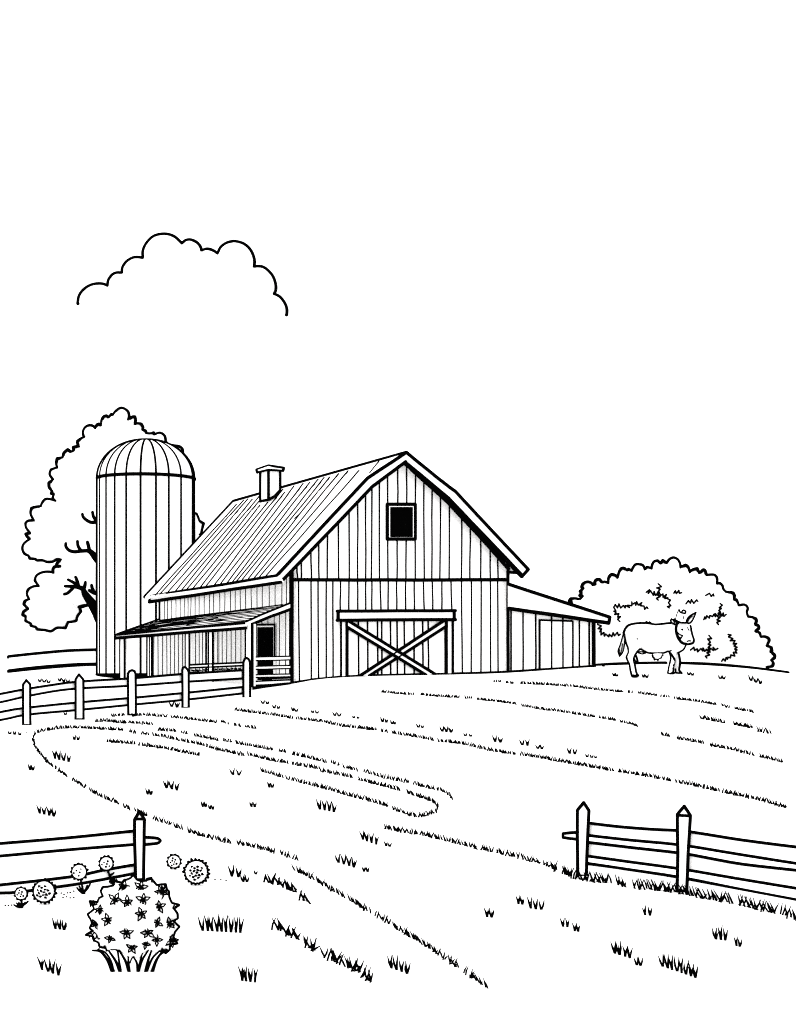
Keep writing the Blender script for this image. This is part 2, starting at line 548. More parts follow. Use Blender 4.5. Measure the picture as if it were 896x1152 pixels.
cc.tube([k1, k2, k3], 2.6); cc.tube([l1, l2, l3], 2.0); cc.tube([k1, l1], 2.4); cc.tube([k3, l3], 2.4)
cap = bpart('chimney_cap', cc); cap.parent = roof
# loft window
wf = MB()
o4 = [(436, 567.3), (467.4, 567.3), (467.4, 606.5), (436, 606.5)]; i4 = [(439.9, 571.2), (463.8, 571.2), (463.8, 603.4), (439.9, 603.4)]
for i in range(4):
    j = (i + 1) % 4
    wf.slab(fr([o4[i], o4[j], i4[j], i4[i]], .06), DD * .055, PAINT)
wf.tube(fr(o4 + o4[:1], .065), 2.8)
wn = bpart('window', wf)
wp = MB(); wp.slab(fr(i4, .03), DD * .025, INK)  # black panel painted as the dark interior behind the window
wp.tube(fr(i4 + i4[:1], .055), 1.3)
bpart('dark_opening', wp, wn)
# great door
Z7 = tile(310, 640, 4.0727)
d_ = MB()
d_.slab(fr([(390.5, 697), (502, 697), (502, 762), (390.5, 764)], .03), DD * .026, PAINT)
for x in (403.3, 413.6, 424.9, 429.6, 439.4, 446.8, 454.9, 465.9, 475.7, 481.9):
    d_.tube(fr(wob([(x, 698), (x + random.uniform(-.3, .5), 760)], .25, 3), .035), 1.5)
door = bpart('barn_door', d_)
jb = MB(); jb.slab(fr([(384, 698), (390.5, 698), (390.5, 764), (384, 764)], .07), DD * .06, PAINT)
jb.tube(fr(wob([(383.9, 698), (383.9, 761.6)], .15), .075), 1.8); jb.tube(fr(wob([(390.4, 698), (390.4, 761.2)], .15), .075), 3.0)
bpart('door_post', jb)
jb = MB(); jb.slab(fr([(502, 698), (509.4, 698), (509.4, 762), (502, 762)], .07), DD * .06, PAINT)
jb.tube(fr(wob([(502.2, 698), (502.2, 758.8)], .15), .075), 3.0); jb.tube(fr(wob([(509.5, 698), (509.5, 758.6)], .15), .075), 2.2)
bpart('door_post', jb)
def brace(edge_a, edge_b, k):
    m = MB()
    m.slab(fr(edge_a + edge_b[::-1], k), DD * .03, PAINT)
    for e in (edge_a, edge_b):
        m.tube(fr(wob(e, .15), k + .005), 2.6)
    return bpart('brace', m, door)
brace(Z7([(775, 236), (388, 490)]), Z7([(785, 262), (430, 490)]), .075)
brace(Z7([(333, 238), (733, 483)]), Z7([(328, 266), (690, 486)]), .125)
hd = MB()
hd.slab(fr([(379.4, 687.4), (512.8, 687.4), (512.8, 697.8), (379.4, 697.8)], .16), DD * .08, PAINT)
hd.tube(fr(wob([(379.4, 687.6), (445, 687.2), (512.8, 687.0)], .15), .165), 2.6)
hd.tube(fr(wob([(379.4, 697.9), (445, 697.4), (512.8, 697.2)], .15), .165), 2.8)
for x in (380.8, 511.4):
    hd.slab(fr([(x - 1.9, 687), (x + 1.9, 687), (x + 1.9, 698.4), (x - 1.9, 698.4)], .175), DD * .03, INK)
bpart('door_header', hd)
# porch
Z4 = tile(120, 640, 4.0727)
pr_ = MB()
topw = [SW(180.2, 697.6, .02), SW(327, 679, .02)]
eav = [PE(131, 714.6, .05), PE(277.5, 700.2, .05)]
pr_.slab([topw[0], topw[1], eav[1], eav[0]], (0, 0, -.06), PAINT)
pv = [tuple(p) for p in (topw[0], topw[1], eav[1], eav[0])]
pt = BVHTree.FromPolygons(pv, [(0, 1, 2), (0, 2, 3)])
def porch_pt(x, y):
    d = ray(x, y).normalized(); h = pt.ray_cast(EYE, d)
    if h[0] is None:
        n = (topw[1] - topw[0]).cross(eav[0] - topw[0]).normalized()
        return on_plane(x, y, topw[0], n)
    return h[0] - d * .012
NH = 9
for i in range(NH + 1):
    t = i / NH
    a = (132.5 + (180 - 132.5) * t, 713.5 + (698.2 - 713.5) * t)
    e = (277 + (318 - 277) * t, 699.6 + (680.8 - 699.6) * t)
    mid = (a[0] + (e[0] - a[0]) * .5, a[1] + (e[1] - a[1]) * .5 - 0.6 * math.sin(math.pi * t) * 1.5)
    q = wob(spline([a, mid, e], 180, 4), .22, 2)
    pr_.tube([porch_pt(x, y) for x, y in q], 1.05 if 0 < i < NH else 1.7)
for i in range(10):
    t = random.random(); x0 = random.uniform(150, 220)
    y0 = interp(x0, [132, 277], [712, 699.6]); y1 = interp(x0, [134, 180, 327], [712, 697.6, 679])
    yy = y0 + (y1 - y0) * random.uniform(.1, .6)
    pr_.tube([porch_pt(x, y) for x, y in ((x0, yy), (x0 + 30, yy - 4.2), (x0 + 55, yy - 7.8))], 0.6)
pr_.tube([porch_pt(x, y) for x, y in ((132, 714), (150, 707.5), (180, 697.2))], 2.6)
proof = bpart('porch_roof', pr_)
pf = MB()
pf.slab(pe([(131, 714.2), (277, 700.6), (276.4, 706.4), (130.4, 718)], .07), RX * .05, PAINT)
pf.tube(pe(wob([(130, 714.4), (200, 707.8), (277, 701)], .2), .08), 1.7)
pf.tube(pe(wob([(130.4, 718), (200, 712.4), (276.4, 706.6)], .2), .08), 2.6)
pf.tube(pe([(129.6, 714.6), (130.4, 718)], .08), 2.6)
bpart('fascia', pf, proof)
ra_ = MB()
ra_.slab(fr([(326.6, 678.4), (277, 699.4), (277, 704), (284, 701.6), (326.6, 685.2)], .05), DD * .06, PAINT)
ra_.tube(fr(wob([(326.6, 678.4), (300, 689.2), (277, 699.2)], .2), .055), 1.7)
ra_.tube(fr(wob([(326.6, 685.6), (305, 693.4), (284, 702.2)], .2), .055), 2.4)
bpart('rafter', ra_, proof)
def post(x0, x1, yt, yb, wl, wr, k=0.0):
    m = MB()
    m.slab(pe([(x0, yt), (x1, yt), (x1, yb), (x0, yb)], k), RX * .12, PAINT)
    m.tube(pe(wob([(x0, yt), (x0, yb)], .12), k + .005), wl); m.tube(pe(wob([(x1, yt), (x1, yb)], .12), k + .005), wr)
    bpart('porch_post', m)
    return m
post(135.2, 140.2, 717, 763.5, 1.8, 2.0)
post(165.8, 171.4, 714, 764.5, 2.1, 2.3)
post(208.8, 213.0, 711, 766, 1.4, 1.6)
post(235.0, 239.6, 709, 766, 2.1, 2.1)
post(276.6, 283.8, 702, 772, 2.1, 2.4)
m = MB(); m.tube(pe([(168.6, 716), (168.6, 764)]), 1.6); bpart('post_line', m)  # black line down the middle of the second porch post
rl_ = MB()
rl_.slab(pe([(214, 748), (275, 745.2), (275, 748.6), (214, 751.4)], -.02), RX * .05, PAINT)
rl_.tube(pe(wob([(214, 748), (275, 745.4)], .15), -.015), 1.5); rl_.tube(pe(wob([(214, 751.4), (275, 748.8)], .15), -.015), 1.4)
for x in np.arange(216, 273, 4.4):
    y = interp(x, [214, 275], [754.4, 751.8])
    rl_.tube(pe([(x, y), (x + random.uniform(1.5, 3), y + random.uniform(-.5, .8))], -.03), random.uniform(.8, 2))
rl_.tube(pe([(214, 756.8), (275, 754)], -.03), 1.0)
bpart('porch_railing', rl_)
# side door under the porch, its dark interior painted as flat black slabs
sd = MB()
sd.slab(sw([(289.6, 705.4), (304.4, 705), (304.4, 770), (289.6, 770)], .03), RX * .02, INK)
sd.slab(sw([(304.4, 705), (307.4, 704.8), (307.4, 769), (304.4, 770)], .03), RX * .02, INK)
bpart('side_door', sd)
sf = MB()
sf.slab(sw([(289.2, 703.2), (309, 703.2), (309, 705.4), (289.2, 705.6)], .07), RX * .05, PAINT)
sf.tube(sw([(289.2, 703), (309, 702.8), (309, 740)], .075), 1.5)
sf.slab(sw([(307.4, 705), (309, 705), (309, 769), (307.4, 769)], .07), RX * .05, PAINT)
sf.tube(sw([(307.2, 706), (307.2, 769)], .075), 1.0)
bpart('door_frame', sf)
# lean-to on the right
lw = MB()
lw.slab(fr([(573, 670), (669, 692), (669, 754), (573, 764)], -.03), DD * .12, PAINT)
lw.slab([FR(669, 692, -.03), FR(669, 754, -.03), FR(669, 754, -.03) + DD * 9, FR(669, 692, -.03) + DD * 9], -RX * .12, PAINT)
lw.tube(fr(wob([(571.8, 756.4), (605.4, 754), (637.3, 752), (669.2, 749.8)], .15), 0), 2.6)
lw.tube(fr(wob([(668.2, 698), (668.2, 750)], .15), -.02), 3.8)
for x, wd in ((575.2, 1.6), (588.7, 1.4), (603, 1.6), (652, 1.5), (663.2, 1.8)):
    lw.tube(fr(wob([(x, interp(x, [573, 669], [684.5, 698])), (x, interp(x, [571, 669], [756, 750]))], .2), -.025), wd)
bpart('lean_to_wall', lw)
ld = MB()
ld.slab(fr([(607.4, 697.6), (644.7, 698.8), (644.7, 752), (607.4, 754)], -.005), DD * .02, PAINT)
ld.tube(fr(wob([(607.4, 753.6), (607.4, 697.6)], .15), 0), 2.0)
ld.tube(fr(wob([(607.4, 697.6), (644.7, 698.8)], .15), 0), 1.5); ld.tube(fr(wob([(644.7, 698.8), (644.7, 751.4)], .15), 0), 1.6)
for x in (620.9, 633.6):
    ld.tube(fr(wob([(x, 692), (x, 752.6)], .2), 0), 1.4)
bpart('lean_to_door', ld)
lr = MB()
band = [(573, 657.4), (686.6, 694.4), (685.4, 701.2), (637.3, 693.8), (573, 684.6)]
lr.slab(fr(band, .18), DD * .1, PAINT)
lr.slab([FR(573, 657.4, .16), FR(686.6, 694.4, .16), FR(686.6, 694.4, .16) + DD * 9.2, FR(573, 657.4, .16) + DD * 9.2], (0, 0, -.08), PAINT)
lr.tube(fr(wob([(573, 657.4), (630, 676), (686.6, 694.4)], .15), .185), 3.0)
lr.tube(fr([(686.4, 694.4), (685.2, 701.2)], .185), 3.2)
lr.tube(fr(wob([(573, 684.6), (637.3, 693.8), (685.2, 701)], .15), .185), 3.4)
bpart('lean_to_roof', lr)

# slatted gate beside the barn
gt0 = FR(306, 772, .15)
gate = thing('gate', 'slatted gate of white rails between the porch post and barn corner', 'gate', gt0)
for ya, yb in ((738.9, 743.0), (749.3, 752.8), (758.9, 762.0), (766.4, 770.6)):
    m = MB(); x0, x1 = 285.6, 326.6
    sl = -0.02 if ya < 760 else -.045
    q = [(x0, ya + .4), (x1, ya + sl * 30), (x1, yb + sl * 30), (x0, yb + .4)]
    m.slab(fr(q, .15), DD * .05, PAINT)
    m.tube(fr(wob([q[0], q[1]], .12), .155), .9); m.tube(fr(wob([q[3], q[2]], .12), .155), .9); m.tube(fr([q[0], q[3]], .155), 1.5)
    m.build('rail', gate, gt0)
m = MB()
q = [(307, 763.6), (326.6, 762.6), (326.6, 764.8), (307, 765.8)]
m.slab(fr(q, .12), DD * .04, PAINT); m.tube(fr([q[0], q[1]], .125), 1.2); m.tube(fr([q[3], q[2]], .125), 1.2)
m.build('rail', gate, gt0)
m = MB()
m.slab(fr([(285, 771.2), (328, 767.4), (328, 769.8), (300, 774), (285, 777.4)], .2), DD * .1, INK)
m.build('bottom_board', gate, gt0)

# ---------------------------------------------------------------- silo
SY = 94.0; SXc = at(164.4, 764, SY); SR = 54.0 * SY / F
zb = at(0, 764.5, SY - SR).z; zr = at(0, 538.5, SY).z; zt = at(0, 495, SY).z
silo = thing('silo', 'tall white silo with a domed top and vertical black seams', 'silo', (SXc.x, SY, zb))
so = Vector((SXc.x, SY, zb))
def cyl_pt(a, z, r): return Vector((SXc.x + r * math.sin(a), SY - r * math.cos(a), z))
NS = 72
m = MB()
for k in range(NS):
    a, b = 2 * math.pi * k / NS, 2 * math.pi * (k + 1) / NS
    i0 = len(m.v); m.v += [cyl_pt(a, zb - .4, SR), cyl_pt(b, zb - .4, SR), cyl_pt(b, zr, SR), cyl_pt(a, zr, SR)]
    m.face((i0, i0 + 1, i0 + 2, i0 + 3), PAINT)
sx = [115.7, 124.6, 135.3, 148.7, 164.7, 181.3, 194.7, 207]
angs = [math.asin((x - 164.4) / 54.0) for x in sx]
for i, a in enumerate(angs + [math.pi - a for a in angs]):
    m.tube([cyl_pt(a, zb, SR), cyl_pt(a, zr, SR)], 1.9)
for a in (-math.pi / 2, math.pi / 2):
    m.tube([cyl_pt(a * .88, zb - .1, SR), cyl_pt(a * .88, zr, SR)], 3.6); m.tube([cyl_pt(a * .96, zb - .1, SR), cyl_pt(a * .96, zr, SR)], 3.0)
m.build('tower_wall', silo, so)
m = MB(); NV = 14
for j in range(NV):
    for k in range(NS):
        v = []
        for jj, kk in ((j, k), (j, k + 1), (j + 1, k + 1), (j + 1, k)):
            t = math.pi / 2 * jj / NV; a = 2 * math.pi * kk / NS
            v.append(cyl_pt(a, zr + (zt - zr) * math.sin(t), max(.01, SR * math.cos(t))))
        i0 = len(m.v); m.v += v; m.face(range(i0, i0 + 4), PAINT)
def meridian(a, t1=.97, t0=0.02):
    return [cyl_pt(a, zr + (zt - zr) * math.sin(math.pi / 2 * (t0 + (t1 - t0) * q / 14)), SR * math.cos(math.pi / 2 * (t0 + (t1 - t0) * q / 14))) for q in range(15)]
for a in angs:
    m.tube(meridian(a, .93), 1.9)
    m.tube(meridian(math.pi - a, .93), 1.6)
for a in (-math.pi / 2, math.pi / 2):
    m.tube(meridian(a * .88, 1.0), 3.4); m.tube(meridian(a * .96, 1.0), 3.4)
m.build('dome', silo, so)
m = MB()
m.tube([cyl_pt(2 * math.pi * k / NS, zr, SR * 1.012) for k in range(NS + 1)], 2.8)
m.build('rim', silo, so)
m = MB()
for z, wd in ((at(0, 759.4, SY - SR).z, 3.0), (at(0, 764, SY - SR).z, 3.0)):
    m.tube([cyl_pt(2 * math.pi * k / NS, z, SR * 1.015) for k in range(NS + 1)], wd)
za, zc = at(0, 759.4, SY - SR).z, at(0, 764, SY - SR).z
for k in range(NS):
    a, b = 2 * math.pi * k / NS, 2 * math.pi * (k + 1) / NS
    i0 = len(m.v); m.v += [cyl_pt(a, zc, SR * 1.008), cyl_pt(b, zc, SR * 1.008), cyl_pt(b, za, SR * 1.008), cyl_pt(a, za, SR * 1.008)]
    m.face(range(i0, i0 + 4), SOFT)
m.build('base_ring', silo, so)

# ---------------------------------------------------------------- big tree behind the silo
TY = 101.0
Zb = tile(80, 450, 6.4); Z1 = tile(0, 440, 3.7333)
o1 = Zb([(805, 388), (802, 355), (780, 335), (745, 330), (725, 326), (700, 318), (682, 300), (675, 262), (650, 240), (625, 240), (600, 252), (595, 235), (570, 243), (540, 240), (538, 222), (512, 215), (518, 195), (505, 172), (480, 170), (457, 175), (465, 150), (460, 120), (440, 122), (410, 142), (417, 115), (410, 85), (385, 65), (360, 58), (335, 70), (315, 90), (303, 108), (290, 103), (272, 127), (255, 113), (235, 120), (222, 145), (217, 185), (200, 172), (185, 180), (175, 207), (160, 190), (138, 182), (110, 192), (92, 215), (88, 245), (97, 268), (70, 280), (45, 297), (48, 318), (60, 337), (40, 335), (15, 340), (20, 368)])
o2 = Z1([(298, 256), (285, 245), (268, 260), (265, 280), (240, 283), (237, 300), (242, 322), (215, 330), (210, 350), (225, 372), (205, 385), (207, 405), (220, 418), (215, 430), (228, 432), (222, 450), (235, 462), (210, 455), (190, 455), (178, 470), (173, 485), (150, 487), (132, 492), (130, 515), (145, 545), (120, 545), (108, 555), (112, 575), (128, 595), (108, 600), (115, 612), (127, 622), (103, 640), (95, 660), (103, 682), (120, 690), (125, 703), (150, 705), (155, 710), (180, 710), (200, 717), (222, 715), (240, 705), (258, 708), (242, 720), (235, 735), (255, 737), (228, 738), (222, 750), (227, 765), (210, 760), (180, 762), (155, 775), (147, 795), (165, 820), (140, 822), (118, 835), (115, 855), (125, 875), (105, 882), (100, 895), (120, 915), (100, 925), (95, 940), (110, 948), (108, 965), (130, 975), (130, 985), (152, 990), (155, 1000), (190, 1003), (215, 1008), (240, 993), (275, 995), (285, 970), (320, 965), (325, 945), (340, 925), (333, 910), (370, 898)])
outline = spline(o1 + o2, 55, 3)
bit = tile(120, 500, 4.0727)([(405, 316), (412, 318), (418, 332), (425, 350), (445, 362), (438, 385), (432, 410), (412, 412)])
hidden = [(118, 684), (150, 690), (200, 655), (222, 606)] + bit[::-1][1:-1] + [(212, 560), (214, 530)]
tree_o = at(165, 748, 98.6)
tree = thing('tree', 'big leafy tree with scalloped outline and black limbs behind the silo', 'tree', tree_o)
cr = MB()
vf = inflate(outline + hidden, TY, 2.0, 1.2, 8)
add_vf(cr, vf, LEAF)
cr.tube([at(x, y, TY) for x, y in outline], 2.8)
cr.tube([at(x, y, TY) for x, y in bit], 2.4)
cr.build('crown', tree, tree_o)
tk = MB(); BY = 97.9
zz = at(165, 752, 98.4)
tk.tube([Vector((zz.x, 98.4, zz.z - .3)), Vector((zz.x - .1, 98.4, zz.z + 2.5)), Vector((zz.x, 98.5, zz.z + 7))], 26, w2=10, sides=10)
tk.build('trunk', tree, tree_o)
A2 = tile(10, 530, 7.4667); A3 = tile(10, 620, 7.4667)
def limb(lines, name='branch'):
    m_ = MB()
    for pts, w0, w1 in lines:
        m_.tube([at(x, y, BY) for x, y in spline(pts, 180, 4)], w0, w2=w1)
    m_.build(name, tree, tree_o)
limb([(A2([(900, 470), (745, 432), (690, 430), (650, 410), (625, 385), (618, 362)]), 3.4, 2.4), (A2([(735, 415), (712, 385), (703, 345)]), 3, 2.4)])
limb([(A2([(900, 900), (745, 745), (690, 680), (655, 668)]), 9, 3.4), (A2([(655, 668), (600, 672), (550, 678), (505, 665), (480, 635), (478, 608)]), 3.4, 2.4),
      (A2([(605, 668), (582, 630), (576, 590)]), 3, 2.4), (A2([(677, 668), (668, 625), (660, 598)]), 3.2, 3.0)])
limb([(A3([(1000, 860), (800, 590), (740, 505)]), 22, 12), (A3([(740, 505), (690, 430), (640, 360), (625, 318)]), 12, 4.2), (A3([(628, 320), (580, 302), (530, 297), (472, 295)]), 4.6, 2.2),
      (A3([(585, 292), (540, 262), (498, 240)]), 3, 2.2), (A3([(582, 285), (570, 240), (560, 218)]), 3.4, 2.4),
      (A3([(545, 300), (520, 330), (490, 355), (465, 362)]), 3, 2.2), (A3([(628, 318), (640, 285), (643, 262)]), 3.6, 2.2), (A3([(665, 455), (620, 460), (588, 470)]), 2.6, 2.6)])
limb([(A3([(800, 390), (740, 358), (710, 350), (675, 330)]), 4, 2.6), (A3([(718, 348), (700, 310), (695, 287)]), 3, 2.4)])

# ---------------------------------------------------------------- round bushy tree on the right
BYY = 88.0
Q4 = tile(630, 620, 6.8923); Q5 = tile(750, 620, 6.8923)
o1 = Q4([(95, 400), (75, 385), (85, 370), (125, 370), (155, 375), (180, 350), (155, 345), (170, 325), (158, 312), (185, 292), (170, 280), (180, 255), (210, 240), (240, 245), (258, 265), (275, 262), (272, 240), (285, 222), (310, 220), (330, 245), (350, 240), (378, 252), (380, 210), (395, 185), (415, 182), (435, 192), (450, 208), (460, 170), (475, 138), (500, 133), (520, 152), (535, 140), (557, 157), (570, 130), (590, 105), (620, 105), (645, 112), (660, 145), (680, 125), (713, 138), (720, 105), (735, 82), (760, 75), (782, 98), (800, 72), (830, 95)])
o2 = Q5([(25, 65), (55, 52), (85, 65), (103, 95), (108, 130), (125, 120), (150, 108), (170, 125), (180, 168), (205, 145), (240, 135), (255, 175), (285, 145), (300, 150), (312, 188), (345, 185), (375, 188), (392, 210), (390, 255), (415, 250), (435, 270), (440, 295), (465, 320), (495, 320), (520, 325), (530, 350), (520, 375), (545, 378), (560, 425), (590, 418), (615, 422), (630, 445), (622, 475), (632, 510), (665, 515), (695, 525), (700, 545), (685, 565), (715, 580), (718, 600), (688, 625), (725, 635), (730, 668), (765, 665), (790, 675), (798, 695), (775, 735), (815, 748), (820, 775), (805, 780), (840, 805), (840, 830), (810, 845), (830, 870), (825, 892), (775, 898)])
outline = spline(o1 + o2, 55, 3)
bo = at(760, 764, BYY)
bush = thing('bushy_tree', 'low round bushy tree with leafy scribbles behind the cow', 'tree', bo)
m = MB()
vf = inflate(outline + [(868, 766), (760, 768), (650, 766), (640, 720)], BYY, 1.9, 1.2, 7)
add_vf(m, vf, LEAF); bt = bvh(vf)
m.tube([at(x, y, BYY) for x, y in outline], 2.9)
for pts in (Q4([(460, 545), (455, 500), (425, 480), (430, 440), (420, 425), (450, 425), (500, 432), (530, 430), (555, 400), (590, 410), (625, 405), (655, 440), (685, 445)]),
            Q4([(300, 570), (315, 610), (320, 635), (365, 655), (400, 650), (440, 640), (470, 645)]),
            Q4([(675, 310), (720, 325), (765, 330), (820, 350), (845, 375), (855, 415), (850, 440)]),
            Q4([(780, 260), (765, 300), (765, 380)]),
            Q5([(50, 318), (85, 315), (120, 322)]), Q5([(315, 330), (345, 345), (370, 348)]), Q5([(155, 397), (200, 387), (245, 390)]),
            Q5([(285, 525), (330, 510), (400, 490), (465, 490)]), Q5([(425, 410), (415, 460), (405, 570)]),
            Q5([(195, 755), (250, 768), (320, 770), (400, 755)]), Q5([(340, 660), (335, 730), (315, 830)]),
            Q5([(490, 640), (505, 680), (540, 720), (545, 780), (510, 815), (430, 855)])):
    m.tube([on_body(x, y, bt, BYY, .03) for x, y in zigzag(pts, 2.2, 1.7)], 1.3)
m.build('crown', bush, bo)
m = MB(); m.tube([at(760, 770, BYY), at(760, 740, BYY)], 16, w2=9, sides=8); m.build('trunk', bush, bo)

# ---------------------------------------------------------------- cow
KY = 74.5
K = tile(680, 680, 7.4667)
torso = K([(168, 240), (180, 205), (205, 178), (250, 165), (300, 160), (350, 160), (390, 165), (430, 172), (480, 168), (530, 162), (560, 160), (582, 150), (600, 142), (640, 152), (680, 155), (715, 160), (725, 180), (730, 220), (740, 260), (752, 298), (745, 322), (715, 332), (685, 332), (684, 348), (665, 380), (630, 400), (590, 410), (550, 397), (500, 405), (430, 408), (370, 405), (335, 388), (302, 376), (265, 410), (205, 405), (200, 370), (185, 320), (175, 270)])
hind = K([(196, 330), (203, 370), (205, 405), (190, 440), (195, 462), (214, 500), (224, 560), (234, 604), (286, 602), (272, 570), (260, 520), (248, 472), (252, 440), (272, 405), (302, 376), (330, 330)])
fore_a = K([(540, 340), (552, 400), (560, 450), (548, 510), (536, 578), (588, 582), (580, 530), (590, 470), (600, 430), (600, 340)])
fore_b = K([(575, 340), (590, 430), (592, 470), (590, 530), (602, 560), (600, 582), (652, 584), (632, 555), (636, 510), (638, 470), (626, 410), (640, 340)])
cow_o = at(735, 759, KY)
cow = thing('cow', 'white cow with hanging tail and upright ear on the hill crest', 'cow', cow_o)
raw = MB()
for poly, h, off, sp in ((torso, .34, 0, 5), (hind, .13, -.17, 3), ([(x + .6, y - 2.2) for x, y in hind], .12, .17, 3), (fore_a, .12, -.15, 3), (fore_b, .12, .15, 3)):
    add_vf(raw, inflate(poly, KY, h, 2.0, sp, off), HIDE)
tmp = raw.build('body_form')
md = tmp.modifiers.new('r', 'REMESH'); md.mode = 'VOXEL'; md.voxel_size = 0.022
dg = bpy.context.evaluated_depsgraph_get(); dg.update()
body_me = bpy.data.meshes.new_from_object(tmp.evaluated_get(dg))
bpy.data.objects.remove(tmp)
body = MB(); body.mesh(body_me, HIDE)
ct = BVHTree.FromPolygons([tuple(v.co) for v in body_me.vertices], [tuple(p.vertices) for p in body_me.polygons])
def cl(mb, pts, wd, smooth=True, lift=.012):
    q = spline(K(pts), 70, 4) if smooth and len(pts) > 2 else K(pts)
    mb.tube([on_body(x, y, ct, KY, lift) for x, y in q], wd * (1.25 if wd < 2.2 else .8) if wd > 1.55 else wd * .75)
for pts, wd in (
    ([(165, 240), (180, 205), (205, 178), (250, 165), (300, 160), (350, 160), (390, 165), (430, 172), (480, 168), (530, 162), (562, 160)], 1.9),
    ([(168, 240), (175, 275), (185, 320), (203, 370), (206, 405), (190, 440), (195, 462), (213, 500), (223, 560), (234, 600)], 1.7),
    ([(236, 598), (260, 600), (283, 597)], 3.2), ([(232, 585), (236, 600)], 2.6),
    ([(284, 598), (270, 570), (260, 520), (248, 475), (252, 440), (272, 405), (300, 376), (320, 380), (340, 392), (370, 405), (430, 409), (500, 406), (532, 394), (550, 398)], 1.7),
    ([(360, 404), (400, 410), (460, 411), (500, 408)], 2.2),
    ([(285, 405), (305, 398), (330, 402), (348, 410), (320, 416), (290, 408)], 1.4),
    ([(264, 425), (275, 450), (282, 480)], 1.6), ([(252, 450), (262, 470), (268, 485)], 1.2),
    ([(550, 398), (562, 450), (550, 510), (537, 575)], 1.6), ([(562, 412), (592, 468), (582, 525), (580, 572)], 1.6), ([(540, 574), (562, 577), (585, 576)], 2.8),
    ([(600, 545), (602, 574), (630, 577), (648, 576)], 2.2), ([(652, 578), (632, 552), (637, 510), (638, 470), (628, 420), (622, 405), (640, 395), (665, 378), (684, 345)], 1.7),
    ([(530, 395), (545, 400), (565, 385)], 1.2),
    ([(612, 165), (604, 205), (612, 255), (632, 297), (655, 322), (690, 332), (720, 331), (745, 322), (752, 300), (740, 262), (730, 220), (724, 182)], 1.8),
    ([(608, 228), (635, 252), (660, 262), (645, 285), (632, 295)], 1.3), ([(612, 250), (625, 272), (640, 280)], 1.2),
    ([(702, 192), (706, 210), (714, 216)], 1.1), ([(700, 310), (712, 305), (725, 307)], 1.5),
    ([(340, 155), (358, 143), (368, 156), (382, 146), (400, 160)], 1.5),
    ([(277, 288), (280, 291)], 1.1)):
    cl(body, pts, wd)
body.build('body', cow, cow_o)
m = MB(); e = on_body(*K([(656, 212)])[0], ct, KY, .0); m.ball(e, .045, INK, 8, 6); m.build('eye', cow, cow_o)
m = MB()
tail = K([(163, 242), (150, 290), (132, 350), (117, 392), (130, 436), (152, 410), (166, 370), (174, 300), (170, 244)])
add_vf(m, inflate(tail, KY, .05, 1.5, 2), HIDE)
m.tube([at(x, y, KY - .06) for x, y in spline(tail, 70, 4)], 1.1)
m.tube([at(x, y, KY - .08) for x, y in spline(K([(155, 330), (148, 375), (138, 415)]), 90, 4)], .6)
m.tube([at(x, y, KY - .08) for x, y in spline(K([(128, 375), (128, 400), (132, 425)]), 90, 4)], .6)
m.build('tail', cow, cow_o)
m = MB()
ear = K([(690, 152), (700, 120), (730, 90), (772, 68), (755, 110), (737, 143), (715, 160)])
add_vf(m, inflate(ear, KY, .05, 1.5, 2, -.12), HIDE)
m.tube([at(x, y, KY - .17) for x, y in spline(ear + ear[:1], 60, 4)], 1.4)
m.tube([at(x, y, KY - .19) for x, y in spline(K([(702, 145), (718, 118), (742, 98)]), 90, 4)], .8)
m.build('ear', cow, cow_o)
m = MB()
for pts, wd in (([(566, 122), (560, 140), (575, 158), (600, 168), (612, 165)], 2.2), ([(575, 128), (600, 133), (640, 152), (690, 155)], 2.4), ([(585, 140), (605, 148), (625, 158)], 2.0),
                ([(590, 122), (605, 135), (590, 150)], 1.8), ([(600, 128), (606, 100), (615, 72), (630, 42)], .9), ([(630, 45), (640, 65), (660, 72), (680, 76), (686, 60), (668, 48), (655, 58)], 2.0), ([(664, 95), (668, 120)], .7)):
    m.tube([at(x, y, KY - .15) for x, y in spline(K(pts), 80, 3)], wd * .75 if wd > 1 else .5)
m.build('hair_tuft', cow, cow_o)
m = MB()
ud = K([(405, 405), (412, 440), (425, 462), (450, 470), (478, 455), (492, 425), (495, 405)])
add_vf(m, inflate(ud, KY, .12, 1.5, 2), HIDE)
m.tube([at(x, y, KY - .02) for x, y in K([(406, 428), (410, 442), (420, 450), (424, 465)])], 1.7)
m.tube([at(x, y, KY - .02) for x, y in K([(420, 458), (432, 462), (445, 456), (452, 470), (458, 452), (478, 450), (486, 430), (494, 426)])], 1.5)
m.build('udder', cow, cow_o)

